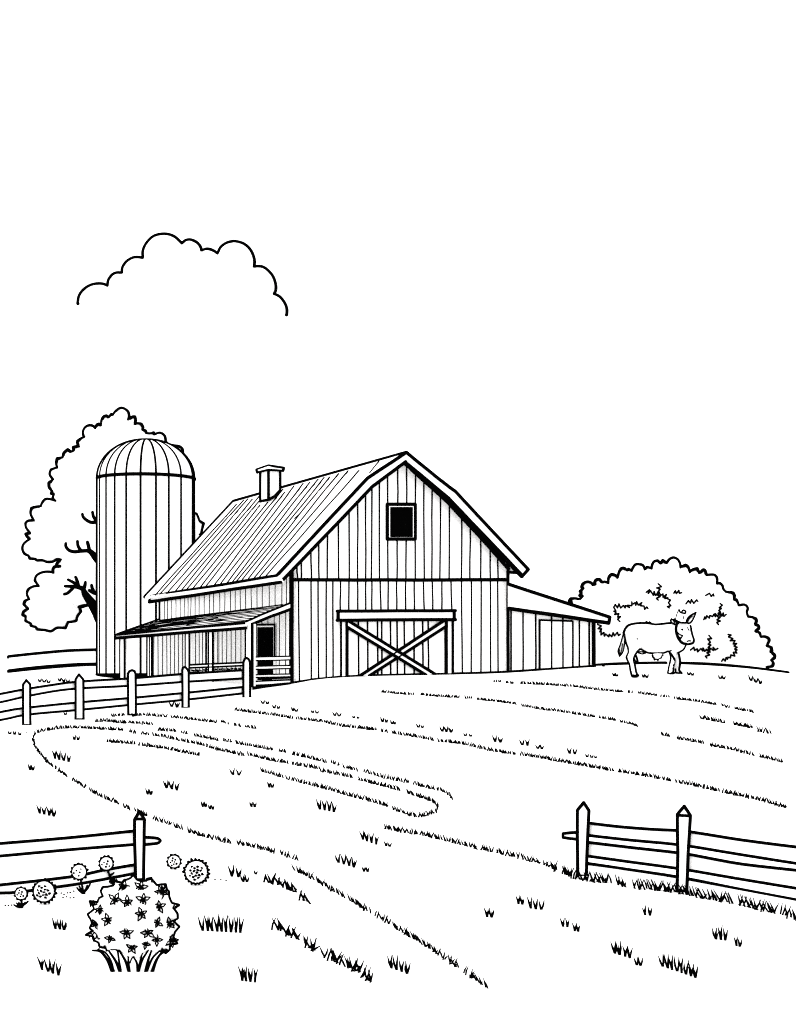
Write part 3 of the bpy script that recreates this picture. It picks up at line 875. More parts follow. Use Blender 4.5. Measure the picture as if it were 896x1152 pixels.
# ---------------------------------------------------------------- fences
def fence(name, label, posts, rails, Yf, origin_px, cat='fence'):
    oo = at(*origin_px, Yf(origin_px[0]))
    t = thing(name, label, cat, oo, 'white plank fences around the field')
    for (upper, lower, closed) in rails:
        m = MB()
        n = 14
        xa, xb = upper[0][0], upper[-1][0]
        up_ = spline(upper, 180, 3); lo_ = spline(lower, 180, 3)
        low_y = lambda x: float(np.interp(x, [p[0] for p in lo_], [p[1] for p in lo_]))
        xs_ = sorted(set([p[0] for p in up_] + [p[0] for p in lo_] + list(np.linspace(xa, xb, 25))))
        fu = [at(x, float(np.interp(x, [p[0] for p in up_], [p[1] for p in up_])), Yf(x)) for x in xs_]
        fl = [at(x, low_y(x), Yf(x)) for x in xs_]
        b0 = len(m.v); n = len(xs_); bk = Vector((0, .05, 0))
        m.v += fu + fl + [p + bk for p in fu] + [p + bk for p in fl]
        for i in range(n - 1):
            m.face((b0 + i, b0 + n + i, b0 + n + i + 1, b0 + i + 1), PAINT)
            m.face((b0 + 2 * n + i, b0 + 2 * n + i + 1, b0 + 3 * n + i + 1, b0 + 3 * n + i), PAINT)
            m.face((b0 + i, b0 + i + 1, b0 + 2 * n + i + 1, b0 + 2 * n + i), PAINT)
            m.face((b0 + n + i, b0 + 3 * n + i, b0 + 3 * n + i + 1, b0 + n + i + 1), PAINT)
        m.tube([at(x, y, Yf(x)) for x, y in wob(up_, .15, 1)], RW[0]); m.tube([at(x, y, Yf(x)) for x, y in lo_], RW[0])
        if closed:
            m.tube([at(x, y, Yf(x)) for x, y in spline(closed, 60, 3)], RW[0])
        m.build('rail', t, oo)
    for out, extra in posts:
        m = MB()
        cx = sum(p[0] for p in out) / len(out); yy = min(Yf(p[0]) for p in out) - .12
        m.slab([at(x, y, yy) for x, y in out], (0, .16, 0), PAINT)
        m.tube([at(x, y, yy) for x, y in wob(out, .12, 2)] + ([at(*out[0], yy)] if extra != 'open' else []), RW[1])
        if isinstance(extra, list):
            m.tube([at(x, y, yy - .005) for x, y in extra], RW[1] * .8)
        m.build('post', t, oo)
    return t
RW = (2.15, 2.15)
Yl = lambda x: interp(x, [30, 89, 148.5, 209, 277.5], [61.5, 62.9, 64.0, 66.0, 69.1])
posts = [([(26, 816), (26, 770), (29.6, 765.2), (34, 770), (34.2, 816)], None),
         ([(85, 809.4), (85, 764.6), (88.9, 758.8), (93.8, 764.6), (94, 809.4)], None),
         ([(144.4, 804.4), (144, 758), (145.8, 755), (148.6, 754), (151.4, 755), (152.6, 758), (153, 804.4)], None),
         ([(205.4, 796.6), (205.2, 754), (206.2, 751), (208.6, 750.4), (211.6, 754), (212.4, 756), (212.4, 796.6)], None),
         ([(274, 785.6), (274, 745), (275.4, 741.4), (278, 740.2), (280.2, 742), (281.4, 746), (281.6, 785.6)], None)]
rails = [([(-70, 794), (0, 780.8), (25, 776), (59, 770.6), (89, 766.8), (148, 763.2), (208, 758.2), (277, 753.8)], [(-70, 804), (0, 790.2), (25, 784.5), (59, 778), (89, 774.6), (148, 771.6), (208, 767.2), (277, 763.2)], None),
         ([(-70, 813), (0, 801.2), (25, 796.9), (89, 790.2), (148, 785.2), (208, 779.6), (277, 772.6)], [(-70, 822), (0, 810.3), (30, 804.2), (89, 798.8), (148, 793), (208, 787.4), (277, 779.8)], None)]
fence('fence', 'long white plank fence with five posts in front of the silo', posts, rails, Yl, (150, 805))
m = None
RW = (2.6, 2.8)
Yb = lambda x: interp(x, [0, 157], [36.4, 38.0])
posts = [([(152.6, 990), (151.6, 950), (151.4, 922.4), (157, 913), (162.6, 922), (162.2, 950), (161.6, 990)], [(152, 921.6), (162, 921.6)])]
rails = [([(-50, 953), (0, 949.1), (80, 942.4), (152, 934.9), (157, 934.6)], [(-50, 967.5), (0, 963.3), (80, 956), (152, 950.3), (157, 950)], None),
         ([(157, 941.6), (163.3, 942.2), (172, 942.6), (178, 943.6), (180.6, 946)], [(157, 950.4), (164, 950.3), (172, 949.6), (178, 948.6), (180.6, 946)], None),
         ([(-50, 1001), (0, 995.8), (81, 986.4), (115, 979.4), (152, 973), (157, 972.4)], [(-50, 1008), (0, 1005), (17, 1004.2), (62, 998.4), (96, 993.3), (152, 982.8), (157, 982)], None)]
fence('fence', 'white plank fence end with one pointed post behind the flowering bush', posts, rails, Yb, (157, 990))
Yr = lambda x: interp(x, [655, 768, 896], [38.6, 37.1, 35.6])
posts = [([(650.2, 986), (649.8, 940), (649.9, 911.6), (657, 903), (663, 912.2), (661.4, 945), (660, 986)], None),
         ([(762, 1004), (763, 960), (762.3, 916.4), (770.2, 907), (777.2, 917.6), (774.6, 960), (773, 1004)], [(763, 917.4), (776.8, 918)])]
e1 = [(655, 925.4), (663, 926.2), (697, 930.2), (735, 933.2), (768, 934.9), (800, 939.6), (836, 945.3), (896, 953), (960, 960)]
e2 = [(655, 939.4), (661.6, 940), (710, 945.4), (768, 951), (830, 961), (896, 971.5), (960, 981)]
e3 = [(655, 947.2), (661.6, 947.8), (710, 953.6), (768, 960.2), (800, 966), (836, 972.4), (896, 979.2), (960, 986)]
e4 = [(655, 962.6), (661, 963.2), (710, 970), (768, 978), (830, 988.6), (896, 999.5), (960, 1010)]
e5 = [(655, 970.8), (661, 971.5), (710, 978.8), (768, 987.6), (830, 1000), (896, 1012.5), (960, 1024)]
end_u = [(633.8, 938), (642, 937), (655, 936.4)]; end_l = [(633.8, 942.4), (642, 943.6), (655, 945)]
sh_ = lambda pts, d: [(x, y + d) for x, y in pts]
rails = [(e1, sh_(e2, 0), None), (sh_(e3, 0), e4, None), (sh_(e5, 0), sh_(e5, 5), None), (end_u, end_l, [(633.8, 938), (633.8, 942.4)])]
# the lowest board shows only its upper edge above the grass, so its lower edge carries no dark line
fr_t = fence('fence', 'white plank fence with two pointed posts in long grass', posts, rails[:2] + rails[3:], Yr, (768, 1002))
m = MB()
u = spline(e5, 180, 3)
oo = at(768, 1002, Yr(768))
m.slab([at(x, y, Yr(x)) for x, y in u] + [at(x, y + 2.4, Yr(x)) for x, y in reversed(u)], (0, .05, 0), PAINT)
m.tube([at(x, y, Yr(x)) for x, y in u], 2.6)
m.build('rail', fr_t, oo)

# ---------------------------------------------------------------- grass
def blade(mb, px, py, dx, dy, wd, mat=INK):
    """one pointed blade rising from the field"""
    p = ground(px, py)
    k = p.y / F; wd += GROW * .6
    tip = p + Vector((dx * k, random.uniform(-.3, .3) * abs(dy) * k, dy * k))
    midp = p.lerp(tip, .45) + Vector((random.uniform(-.08, .08) * dy * k, 0, 0))
    root = p - Vector((0, 0, .3 * k))
    mb.cone(root, midp, wd * .42 * k, wd * .5 * k, mat, 5, caps=True)
    mb.cone(midp, tip, wd * .52 * k, wd * .14 * k, mat, 5, caps=True)

def row_of(segs, label, hs=1.0, step=2.6, wd=None, lean=0.0):
    mb = MB()
    for seg in segs:
        P = [Vector(p) for p in seg]
        for i in range(len(P) - 1):
            d = P[i + 1] - P[i]; n = max(1, int(d.length / (step * (0.74 + max(0, P[i].y - 780) * .0011))))
            for k in range(n):
                q = P[i] + d * ((k + random.uniform(.2, .8)) / n)
                h = (3.9 + max(0, q.y - 780) * 0.0185) * hs * random.uniform(.8, 1.2)
                w_ = wd or (1.6 + max(0, q.y - 780) * .0009)
                left = random.random() < .68
                dx = -h * random.uniform(.2, .6) if left else h * random.uniform(.15, .5)
                blade(mb, q.x + (h * .2 if left else -h * .1), q.y + h * .5, dx + lean * h, h, w_)
                if random.random() < .5:
                    blade(mb, q.x + random.uniform(-1, 1), q.y + h * .45, random.uniform(-.1, .6) * h, h * random.uniform(.3, .6), w_)
    o = mb.build('grass')
    tag(o, label, 'grass', None, 'stuff')

def S(fn, *segs): return [fn(list(s)) for s in segs]
a = tile(0, 780, 4.0727); b = tile(180, 770, 4.0727); c3 = tile(360, 760, 3.2); d3 = tile(620, 740, 3.2464); e4t = tile(180, 900, 4.0727); f3 = tile(380, 900, 3.4462); g3 = tile(200, 990, 3.7333); h3 = tile(620, 880, 3.2464)
row_of(S(a, [(570, 165), (500, 160), (400, 155), (330, 152), (270, 155), (210, 165), (165, 175), (150, 200), (155, 235), (190, 280), (220, 315), (270, 350), (310, 378)], [(330, 390), (390, 425)], [(410, 438), (470, 470), (545, 500)], [(560, 510), (595, 525)], [(615, 530), (675, 555)], [(695, 565), (730, 578)])
       + S(e4t, [(0, 88), (45, 105)], [(60, 112), (105, 125)], [(125, 135), (200, 160), (270, 175), (325, 190)], [(350, 190), (430, 208), (530, 232)], [(548, 235), (590, 252), (635, 268)]),
       'dashed line of short grass curving along the near edge of the track', .95)
row_of(S(e4t, [(610, 308), (680, 340), (740, 375), (790, 405), (845, 435)]) + S(f3, [(40, 375), (125, 428)], [(145, 438), (205, 473)], [(215, 482), (300, 530), (370, 575), (415, 605)], [(425, 612), (470, 638)], [(487, 655), (540, 688), (580, 718)]),
       'dashed grass line running down to the bottom of the field', 1.0, 2.8)
row_of(S(a, [(590, 168), (625, 178)], [(645, 180), (685, 185)], [(700, 185), (733, 193)]) + S(b, [(0, 230), (85, 250)], [(95, 252), (180, 268), (250, 290), (385, 320)], [(400, 315), (500, 340), (590, 355)], [(600, 358), (733, 380)])
       + S(c3, [(0, 338), (60, 350), (120, 362)], [(140, 370), (200, 385), (290, 408)], [(310, 415), (350, 428), (400, 445), (425, 465), (420, 485), (390, 495), (350, 503), (310, 493), (262, 475)], [(245, 465), (180, 445), (100, 425), (0, 395)])
       + S(b, [(733, 464), (640, 440), (580, 425)], [(565, 420), (500, 400), (460, 388)]), 'long hairpin line of short grass in the middle of the field', .95)
row_of(S(b, [(-10, 203), (75, 210)], [(95, 215), (130, 222)], [(155, 228), (265, 250)], [(290, 252), (330, 258)], [(345, 262), (440, 280), (520, 295)], [(545, 300), (580, 305)], [(605, 312), (680, 330), (765, 352)])
       + S(c3, [(40, 308), (68, 318)], [(85, 325), (135, 338)], [(155, 340), (230, 362), (320, 380)], [(335, 385), (400, 402), (440, 410), (470, 428), (478, 445)]), 'dashed grass line just above the hairpin line', .95)
row_of(S(a, [(510, 100), (570, 95)], [(600, 100), (660, 95), (765, 102)]) + S(b, [(50, 145), (140, 155), (262, 170)], [(280, 165), (315, 178)], [(335, 180), (375, 188)], [(390, 190), (440, 195)]), 'dashed grass line starting at the third fence post', .9)
row_of(S(a, [(435, 125), (480, 120), (540, 128), (620, 132), (700, 138)]), 'short grass line under the second and third fence posts', .95)
row_of(S(a, [(485, 215), (550, 220), (620, 225)], [(635, 230), (740, 245)]) + S(b, [(0, 283), (80, 300), (185, 320)]), 'short grass line inside the left bend of the track', .95)
row_of(S(b, [(340, 112), (440, 125), (520, 135), (610, 150)], [(625, 152), (700, 160), (733, 166)]) + S(c3, [(0, 160), (80, 178), (205, 192)], [(218, 195), (245, 200)], [(258, 202), (340, 215), (410, 228)], [(425, 232), (510, 240), (600, 262), (705, 280)], [(720, 280), (832, 297)])
       + S(d3, [(0, 368), (100, 385), (228, 408)], [(245, 410), (320, 422), (395, 435)], [(405, 438), (440, 445)], [(455, 448), (530, 462), (615, 482)], [(628, 485), (700, 500), (780, 518), (860, 543)]), 'longest grass line crossing the field from the porch to the right edge', .95)
row_of(S(c3, [(222, 55), (280, 62), (340, 65)], [(360, 65), (430, 72), (505, 75)], [(520, 78), (548, 78)], [(565, 82), (640, 90), (710, 100)], [(725, 105), (800, 118), (832, 122)]) + S(d3, [(0, 187), (80, 200), (160, 212)], [(178, 215), (240, 225)], [(252, 230), (300, 240), (320, 250)]), 'dashed grass line below the big barn door', .9)
row_of(S(c3, [(625, 18), (655, 20)], [(670, 22), (695, 25)], [(720, 25), (800, 28), (896, 35)]) + S(d3, [(72, 100), (160, 112), (265, 122)], [(280, 122), (300, 125)], [(318, 125), (390, 135)], [(400, 138), (432, 140)], [(450, 145), (530, 155), (605, 168)], [(620, 170), (655, 180)], [(670, 182), (740, 195)]), 'dashed grass line below the lean-to and the cow', .9)
row_of(S(d3, [(400, 275), (435, 283)], [(460, 290), (560, 308)], [(578, 315), (660, 330), (745, 352)], [(762, 355), (845, 376)]), 'short dashed grass line at the right of the field', .95)
row_of(S(d3, [(545, 215), (635, 232)], [(665, 238), (735, 250)], [(755, 260), (805, 270)]), 'three bristly grass dashes near the right edge of the field', 1.25)
row_of(S(f3, [(180, 102), (260, 117), (340, 130), (430, 152), (540, 180)], [(552, 182), (602, 192)], [(615, 195), (690, 212), (785, 238)], [(795, 242), (850, 262)]), 'grass line leading to the pointed fence posts on the right', 1.0)
row_of(S(h3, [(0, 305), (20, 307)], [(40, 318), (90, 335), (130, 345), (220, 352)], [(235, 355), (272, 368)], [(295, 372), (350, 372), (460, 388), (560, 408), (665, 425)], [(680, 428), (750, 446), (825, 462)], [(840, 462), (893, 488)]), 'long grass along the foot of the right-hand fence', 1.5, 2.4, 1.95)
row_of(S(g3, [(398, 183), (438, 190)], [(445, 205), (505, 228)], [(525, 252), (580, 278)], [(605, 302), (660, 318), (700, 345), (770, 366)], [(770, 380), (820, 412)]), 'slanting strip of tall grass at the bottom of the field', 1.45, 2.5, 2.3)
row_of(S(e4t, [(475, 358), (530, 362), (570, 385), (620, 405)], [(640, 432), (685, 455)]), 'strip of tall grass right of the round flowers', 1.45, 2.4, 2.3)

# single tufts: position, width, height, number of blades, label
tufts = [
 (86, 830.3, 7, 5, 3, 'tiny grass tuft inside the left bend of the grass line'),
 (69.5, 851, 20, 9, 7, 'wide grass tuft inside the left bend of the grass line'),
 (35.6, 863.5, 6, 6, 3, 'tiny grass tuft outside the left bend of the track'),
 (167.7, 891, 7, 6, 3, 'tiny grass tuft left of a wide tuft above the lone fence post'),
 (193.5, 883.6, 18, 9, 6, 'wide grass tuft above the lone pointed fence post'),
 (52.8, 912.6, 21, 9, 8, 'wide grass tuft above the lower left fence rails'),
 (16.7, 825, 17, 3.5, 6, 'low grass tuft below the first post of the long fence'),
 (74, 803, 6, 3, 3, 'tiny grass tuft under the long fence beside its second post'),
 (196, 792.5, 12, 6, 6, 'dense grass tuft under the long fence beside its fourth post'),
 (50, 766, 15, 4, 5, 'low grass tuft behind the long fence, nearer its first post'),
 (72, 765.4, 14, 4, 5, 'low grass tuft behind the long fence, nearer its second post'),
 (298.6, 790, 10, 4.5, 4, 'small grass tuft below the slatted gate'),
 (311.4, 795.4, 8, 4, 3, 'small grass tuft second from the gate in the row below the barn'),
 (332, 798.4, 8, 4.5, 4, 'small grass tuft straight below the left barn corner'),
 (354.8, 800.8, 10, 3.5, 4, 'low grass tuft between barn corner and barn door in the row'),
 (379.4, 803.4, 10, 5, 5, 'grass tuft straight below the left end of the door header'),
 (400.6, 806.9, 10, 3, 4, 'flat grass tuft below the left foot of the door brace'),
 (432.8, 810.4, 8, 5, 4, 'upright grass tuft below the middle left of the barn door'),
 (442.8, 813, 6, 4, 3, 'tiny grass tuft close right of an upright tuft below the barn door'),
 (473.4, 817, 9, 4, 5, 'grass tuft below the right half of the barn door'),
 (502.8, 820.6, 14, 6, 6, 'wide grass tuft below the right barn door post'),
 (526.6, 826.8, 11, 3.5, 5, 'flat grass tuft right of the wide tuft below the door post'),
 (560.6, 831.6, 11, 7, 5, 'tall grass tuft below the right front corner of the barn'),
 (591, 835.2, 10, 7, 5, 'tall grass tuft below the lean-to wall'),
 (607.8, 840.4, 9, 5, 3, 'small grass tuft below the lean-to door'),
 (644.6, 845, 12, 7, 5, 'leaning grass tuft on the long grass line below the lean-to'),
 (666, 851, 14, 3.5, 5, 'flat grass tuft on the long grass line below the lean-to corner'),
 (266, 868.7, 13, 7, 5, 'grass tuft in the middle of the field left of the hairpin line'),
 (305, 883.2, 7, 6, 3, 'tiny grass tuft under the left end of the hairpin line'),
 (230, 905, 6, 6, 3, 'upright half of a pair of tiny grass tufts'),
 (238, 908.4, 6, 5, 2, 'leaning right half of a pair of tiny grass tufts'),
 (285, 905, 7, 6, 3, 'tiny grass tuft alone between the tuft pair and the wide tuft'),
 (368, 907.2, 20, 10, 8, 'wide grass tuft below the hairpin line'),
 (416, 943, 20, 9, 8, 'wide grass tuft left of the grass line to the right fence'),
 (436.6, 950, 8, 5, 3, 'tiny grass tuft just right of the upper wide tuft mid field'),
 (390, 968.4, 23, 10, 9, 'wide grass tuft at the very middle of the lower field'),
 (412, 978, 8, 6, 3, 'tiny grass tuft just right of the wide middle tuft'),
 (264.7, 980.6, 13, 12, 5, 'tall grass tuft right of the largest round flower'),
 (276, 988.4, 8, 8, 3, 'small grass tuft touching the tall tuft by the round flowers'),
 (288, 982, 5, 4, 2, 'smallest grass tuft beside the strip of tall grass'),
 (551, 1027, 10, 10, 4, 'grass tuft alone in the lower middle of the field'),
 (586, 1013, 8, 9, 3, 'small upright grass tuft left of a spiky tuft below the right fence'),
 (603.6, 1017, 17, 12, 6, 'spiky grass tuft left of the right fence'),
 (636, 1038.4, 10, 9, 4, 'left one of two close grass tufts below the right fence'),
 (649, 1044, 9, 8, 3, 'right one of two close grass tufts below the right fence'),
 (729, 1025.4, 10, 9, 4, 'small grass tuft right under the rails between the pointed posts'),
 (811.6, 1051, 15, 13, 5, 'spiky grass tuft in the lower right corner'),
 (831, 1060.4, 8, 9, 3, 'small grass tuft right of the spiky corner tuft'),
 (700.7, 1069, 23, 13, 8, 'wide grass tuft at the lower right, left of the widest clump'),
 (719, 1082, 8, 9, 3, 'small grass tuft hanging under a wide tuft at the lower right'),
 (764.8, 1087, 42, 14, 15, 'widest slanting grass clump at the lower right'),
 (449.6, 1085.6, 23, 14, 7, 'wide grass tuft at the bottom beside the long grass line'),
 (279.8, 1096.4, 19, 16, 5, 'tall grass tuft at the bottom of the field'),
 (249.6, 1040.4, 47, 16, 17, 'widest upright grass clump right of the flowering bush'),
 (67.6, 1040.4, 14, 11, 5, 'grass tuft left of the flowering bush'),
 (57, 1087.4, 24, 14, 7, 'slanting grass tuft in the lower left corner'),
 (693, 759, 6, 4, 3, 'tiny grass tuft left of the cow hind hoof'),
 (726.3, 760.6, 7, 4, 4, 'tiny grass tuft right of the cow hind hoof'),
 (777.7, 758, 8, 4, 4, 'tiny grass tuft right of the cow front hooves'),
 (813, 762, 7, 4.5, 4, 'tiny grass tuft below the right part of the bushy tree'),
 (851, 765, 15, 6, 6, 'wide grass tuft below the right end of the hill crest'),
 (679, 748.6, 8, 3, 4, 'tiny grass tuft on the crest beside the lean-to'),
]
sl = {51: .36, 48: .3, 55: .35, 53: .05, 1: .25, 5: .2, 32: .2, 33: .35, 35: .3, 4: .2, 60: .35, 50: .34}
for i, (px, py, tw, th, nb, lab) in enumerate(tufts):
    mb = MB(); roots = []
    nv = max(2 if th > 3.2 and tw > 5.5 else 1, round(tw / 5.4)); sp = tw / nv
    wd = min(2.5, 1.6 + th * .065)
    for k in range(nv):
        t = (k + .5) / nv - .5
        x = px + t * tw + random.uniform(-.08, .08) * sp; y = py + th * .5 + t * tw * sl.get(i, .12)
        roots.append(ground(x, y, -.02))
        for side in (-1, 1):
            h = th * random.uniform(.95, 1.3) * (1 - .2 * abs(t)) * (.85 if side > 0 and k == nv - 1 and nv > 1 else 1)
            dx = side * min(sp * .48, th * .5) * random.uniform(.75, 1.1) + t * th * .3 - .06 * th
            blade(mb, x + side * .25, y, dx, h, wd)
        if th > 5 and random.random() < .7:
            blade(mb, x, y + .3, random.uniform(-.2, .2) * th, th * random.uniform(.6, .9), wd * .9)
    if nb > 1: mb._tube(roots, .5, INK, None, 5, True)
    o = mb.build('grass_tuft', origin=ground(px, py + th * .5))
    tag(o, lab, 'grass tuft', 'grass tufts scattered over the field')

# ---------------------------------------------------------------- round flowers
def flower(px, py, r, base_px, label, stem=None, leaves=(), dots=8, inner=False):
    gp = ground(*base_px); Y = gp.y
    t = thing('flower', label, 'flower', gp, 'round flowers beside the fence end')
    cpt = at(px, py, Y); R = r * Y / F
    m = MB(); m.ball(cpt, R * .96, LEAF, 24, 16)
    n = max(9, int(r * 1.7)); ring = []
    for k in range(n * 2):
        ang = math.pi * k / n
        rr = R * ((1.2 if k % 2 else .97) + random.uniform(-.09, .07))
        ring.append(cpt + Vector((rr * math.cos(ang), 0, rr * math.sin(ang))))
    m.tube(ring + ring[:1], 1.9)
    for k in range(n):
        ang = 2 * math.pi * (k + random.uniform(.2, .8)) / n
        p = cpt + Vector((R * 1.07 * math.cos(ang), 0, R * 1.07 * math.sin(ang)))
        m.ball(p, random.uniform(.8, 1.3) * Y / F, INK)
    for k in range(dots):
        a0 = 2.399 * k; q = math.sqrt((k + .5) / dots) * .7
        v = Vector((q * math.cos(a0), -math.sqrt(max(0, 1 - q * q)), q * math.sin(a0)))
        p = cpt + v * R * .97
        m.ball(p, random.uniform(1.0, 1.5) * Y / F * (1.15 if r > 10 else 1), INK)
        if r > 10:
            m.ball(p + Vector((1.3 * Y / F, 0, random.uniform(-1.2, 1.2) * Y / F)), 1.0 * Y / F, INK)
    m.build('flower_head', t, gp)
    if stem:
        m = MB(); m.tube([at(x, y, Y + .02) for x, y in stem], 1.9); m.build('stem', t, gp)
    for (x, y, dx, dy) in leaves:
        m = MB(); k = Y / F
        p = at(x, y, Y); m.tube([p, p + Vector((dx * .6 * k, -.02, dy * .45 * k)), p + Vector((dx * k, -.03, dy * k))], 2.4, w2=.8)
        m.build('leaf', t, gp)
Fz = tile(0, 900, 4.0727)
flower(23.8, 1005.6, 6.4, (24.5, 1022), 'small round flower on a short stem, leftmost at the fence', [(23.8, 1011), (24.6, 1022)], [(24, 1020, -5, 4), (24.5, 1021, -3, 6), (24.6, 1020, 4, 5), (26, 1018, 6, 4), (24, 1019, 1, 7), (23, 1021, -7, 3)], 7)
flower(49.6, 1003, 11.6, (50, 1018), 'large round flower low at the lower left fence rail', None, (), 15)
flower(89.2, 981, 8, (94.5, 1006), 'round flower with tall stem and leaf tuft before the lower rail', [(90.6, 989), (92, 995), (94.5, 1006)], [(94.5, 1005, -5, 8), (94.5, 1005, -2, 9), (94.5, 1004, 4, 8), (95, 1003, 7, 9), (94, 1005, -7, 6)], 5)
flower(119.8, 971.6, 7.2, (125.5, 995), 'round flower on a leaning stem directly above the bush', [(120.6, 978.5), (123, 984), (125.5, 995)], [(123.4, 985, 5, 3), (124, 989, 6, 2), (124, 992, 4, 4)], 6)
flower(196, 969.4, 6.8, (196, 978.6), 'small round flower right of the lone pointed fence post', None, (), 8)
flower(221, 981, 12.4, (221, 997), 'largest round flower, right of the flowering bush', None, (), 17)

# tiny stones
m = MB()
for px, py in ((69, 1005.6), (72, 1007), (76, 1005.4), (79, 1005), (83, 1003.4), (71, 1010.6), (75, 1009.8), (79, 1011), (83, 1010.4), (6, 1019.4), (9.5, 1019.6), (13, 1019.2), (242, 990.4), (248.5, 990), (254.5, 991.2), (30, 824.6)):
    m.ball(ground(px, py, .008), 1.15 * 36 / F, INK)
o = m.build('pebbles'); tag(o, 'tiny black pebbles strewn between the round flowers', 'pebbles', None, 'stuff')

# ---------------------------------------------------------------- flowering bush in the foreground
V = tile(80, 960, 4.9778)
FY = 31.0; fo = at(152, 1093, FY)
fb_ = thing('flowering_bush', 'round bush dotted with star-shaped blossoms at the lower left', 'bush', fo)
left_ = [(350, 125), (335, 140), (312, 150), (300, 150), (285, 168), (262, 162), (240, 150), (238, 182), (205, 190), (177, 192), (168, 212), (180, 242), (158, 252), (150, 275), (105, 270), (124, 295), (130, 315), (95, 342), (110, 368), (118, 395), (106, 420), (125, 435), (84, 458), (125, 465), (132, 490), (155, 500), (160, 522), (195, 530), (200, 545)]
right_ = [(350, 125), (370, 150), (400, 160), (432, 150), (450, 145), (480, 180), (530, 175), (535, 200), (548, 215), (548, 240), (565, 280), (605, 290), (575, 310), (596, 340), (597, 365), (570, 378), (606, 412), (582, 440), (572, 470), (595, 505), (555, 510), (552, 540), (530, 560), (520, 540), (500, 548)]
bl = V(left_); br_ = V(right_)
bottom = V([(480, 565), (440, 545), (410, 560), (380, 595), (350, 580), (320, 588), (270, 545)])
vf = inflate(br_[1:] + bottom + bl[::-1], FY, .55, 1.3, 4)
bt = bvh(vf)
m = MB(); add_vf(m, vf, LEAF)
for ln in (bl, br_):
    m.tube([at(x, y, FY) for x, y in wob(ln, .35, 2)], 2.2)
for (x, y) in V([(240, 165), (290, 185), (125, 285), (130, 400), (122, 452), (140, 480), (515, 185), (500, 215), (530, 225), (585, 300), (560, 400), (570, 490), (160, 318), (440, 150), (175, 520), (520, 545)]):
    sc = zigzag([(x - 4, y - random.uniform(-2, 2)), (x, y + random.uniform(-3, 3)), (x + 4, y + random.uniform(-2, 2))], 2.2, 1.7)
    m.tube([on_body(px, py, bt, FY, .02) for px, py in sc], .9)
m.build('foliage', fb_, fo)
def star(mb, px, py, r, rot, npt=5, arc=1.0):
    k = FY / F
    q = on_body(px, py, bt, FY, .03)
    n = max(4, npt)
    for i in range(n):
        an = rot + 2 * math.pi * i / n + random.uniform(-.22, .22)
        rr = r * random.uniform(.8, 1.15) * k
        side = Vector((-math.sin(an), 0, math.cos(an))) * rr * .22
        tip = q + Vector((rr * math.cos(an), 0, rr * math.sin(an)))
        mid_ = q.lerp(tip, .5)
        mb._tube([q, mid_ + side, tip], 2.2, INK, 1.5, 6, True)
        mb._tube([q, mid_ - side, tip], 2.0, INK, 1.5, 6, True)
for (u, v, npt) in ((245, 262, 5), (315, 275, 5), (405, 262, 5), (495, 300, 5), (395, 340, 5), (207, 375, 5), (485, 390, 4), (553, 395, 5), (310, 447, 5), (430, 447, 5), (220, 478, 3), (340, 530, 5), (418, 510, 4), (480, 487, 4), (562, 488, 5), (295, 192, 5), (390, 192, 5), (510, 218, 5), (160, 318, 4), (135, 400, 4)):
    mm = MB(); x, y = V([(u, v)])[0]
    star(mm, x, y, 8.0 if npt == 5 else 6.6, math.pi / 2 + random.uniform(-.4, .4), npt)
    mm.build('blossom', fb_, fo)
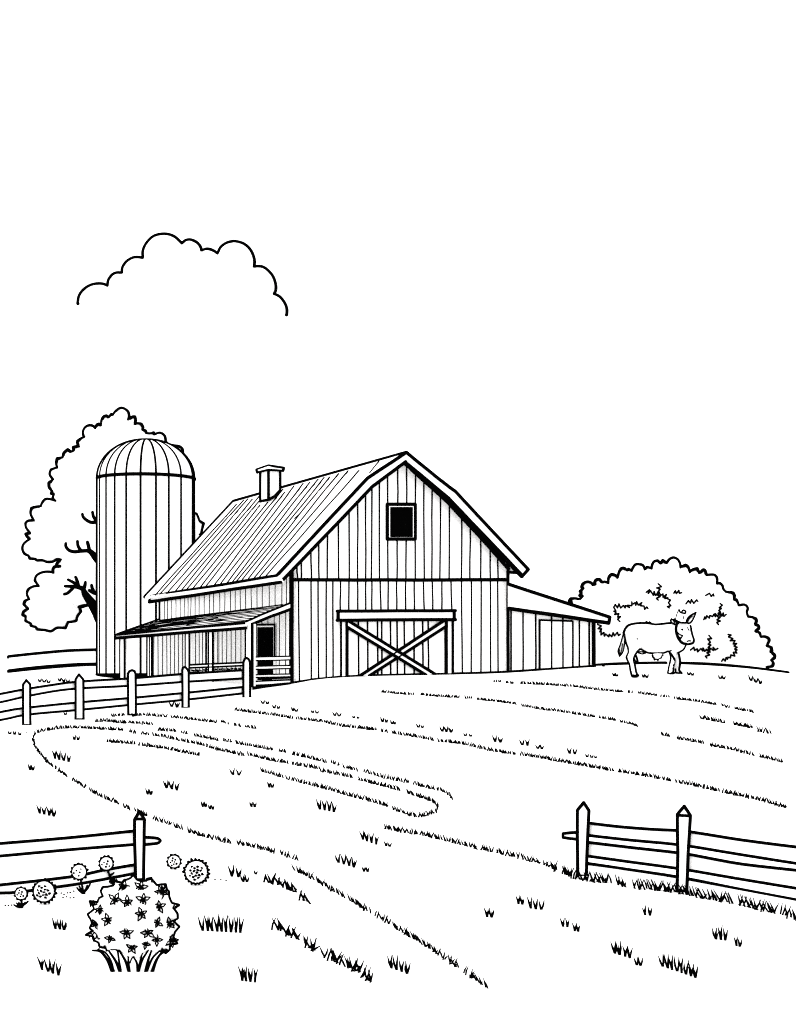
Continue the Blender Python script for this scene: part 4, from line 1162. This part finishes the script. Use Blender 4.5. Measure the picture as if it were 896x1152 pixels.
for pts, w0, w1 in (([(120, 545), (165, 552), (205, 600), (232, 662)], 1.6, 4.2), ([(150, 540), (190, 555), (222, 600), (240, 662)], 1.4, 1.8), ([(212, 548), (250, 605), (275, 664)], 1.8, 3.6), ([(225, 540), (258, 545), (268, 600), (278, 655)], 1.6, 2.0), ([(270, 545), (305, 605), (325, 665)], 1.8, 3.4), ([(320, 578), (322, 620), (326, 664)], 1.2, 3.0),
                    ([(350, 582), (368, 615), (374, 665)], 1.4, 2.6), ([(330, 615), (340, 590), (352, 582)], 1.2, 1.2), ([(432, 545), (398, 600), (376, 664)], 1.6, 3.0), ([(400, 560), (388, 600), (380, 640)], 1.2, 2.0), ([(450, 548), (432, 600), (418, 664)], 1.6, 3.4), ([(495, 548), (455, 590), (424, 662)], 1.6, 2.4), ([(510, 552), (478, 600), (455, 663)], 1.8, 3.8), ([(535, 545), (490, 580), (462, 640)], 1.6, 2.0)):
    mm = MB()
    mm.tube([at(x, y, FY - .02) for x, y in spline(V(pts), 180, 5)], w0, w2=w1)
    mm.build('stem', fb_, fo)

# ---------------------------------------------------------------- light, sky, camera
scn = bpy.context.scene
wd_ = bpy.data.worlds.new('World'); scn.world = wd_; wd_.use_nodes = True
nt = wd_.node_tree
sky = nt.nodes.new('ShaderNodeTexSky'); sky.sky_type = 'NISHITA'; sky.sun_disc = False
EL, ROT = math.radians(50), math.radians(205)
sky.sun_elevation = EL; sky.sun_rotation = ROT
sky.air_density = 1.0; sky.dust_density = 4.0; sky.ozone_density = 0.5
# an even white cloud deck veils the blue: overcast daylight without cast shadows
veil = nt.nodes.new('ShaderNodeMix'); veil.data_type = 'RGBA'
veil.inputs['Factor'].default_value = 0.92
veil.inputs['B'].default_value = (10, 10, 10, 1)
nt.links.new(sky.outputs['Color'], veil.inputs['A'])
bg = nt.nodes['Background']; bg.inputs['Strength'].default_value = 0.10
nt.links.new(veil.outputs['Result'], bg.inputs['Color'])
sl_ = bpy.data.lights.new('sun', 'SUN'); sl_.energy = 1.2; sl_.angle = math.radians(40); sl_.color = (1, .97, .93)
so_ = bpy.data.objects.new('sun', sl_); scn.collection.objects.link(so_)
sd_ = Vector((math.sin(ROT) * math.cos(EL), math.cos(ROT) * math.cos(EL), math.sin(EL)))
so_.rotation_euler = sd_.to_track_quat('Z', 'Y').to_euler(); so_.location = (0, 0, 60)

cam = bpy.data.cameras.new('camera'); co = bpy.data.objects.new('camera', cam); scn.collection.objects.link(co)
co.location = EYE; co.rotation_euler = (math.radians(90), 0, 0)
cam.sensor_fit = 'HORIZONTAL'; cam.sensor_width = 36.0; cam.lens = 36.0 * F / 896.0
cam.shift_y = (HY - 576.0) / 896.0
cam.clip_end = 20000; cam.clip_start = 0.5
scn.camera = co
scn.view_settings.view_transform = 'Standard'; scn.view_settings.look = 'None'
scn.view_settings.exposure = 1.0; scn.view_settings.gamma = 1.0; scn.view_settings.use_curve_mapping = False
scn.cycles.max_bounces = 8; scn.cycles.diffuse_bounces = 6
scn.cycles.use_denoising = False
scn.cycles.filter_width = 1.1
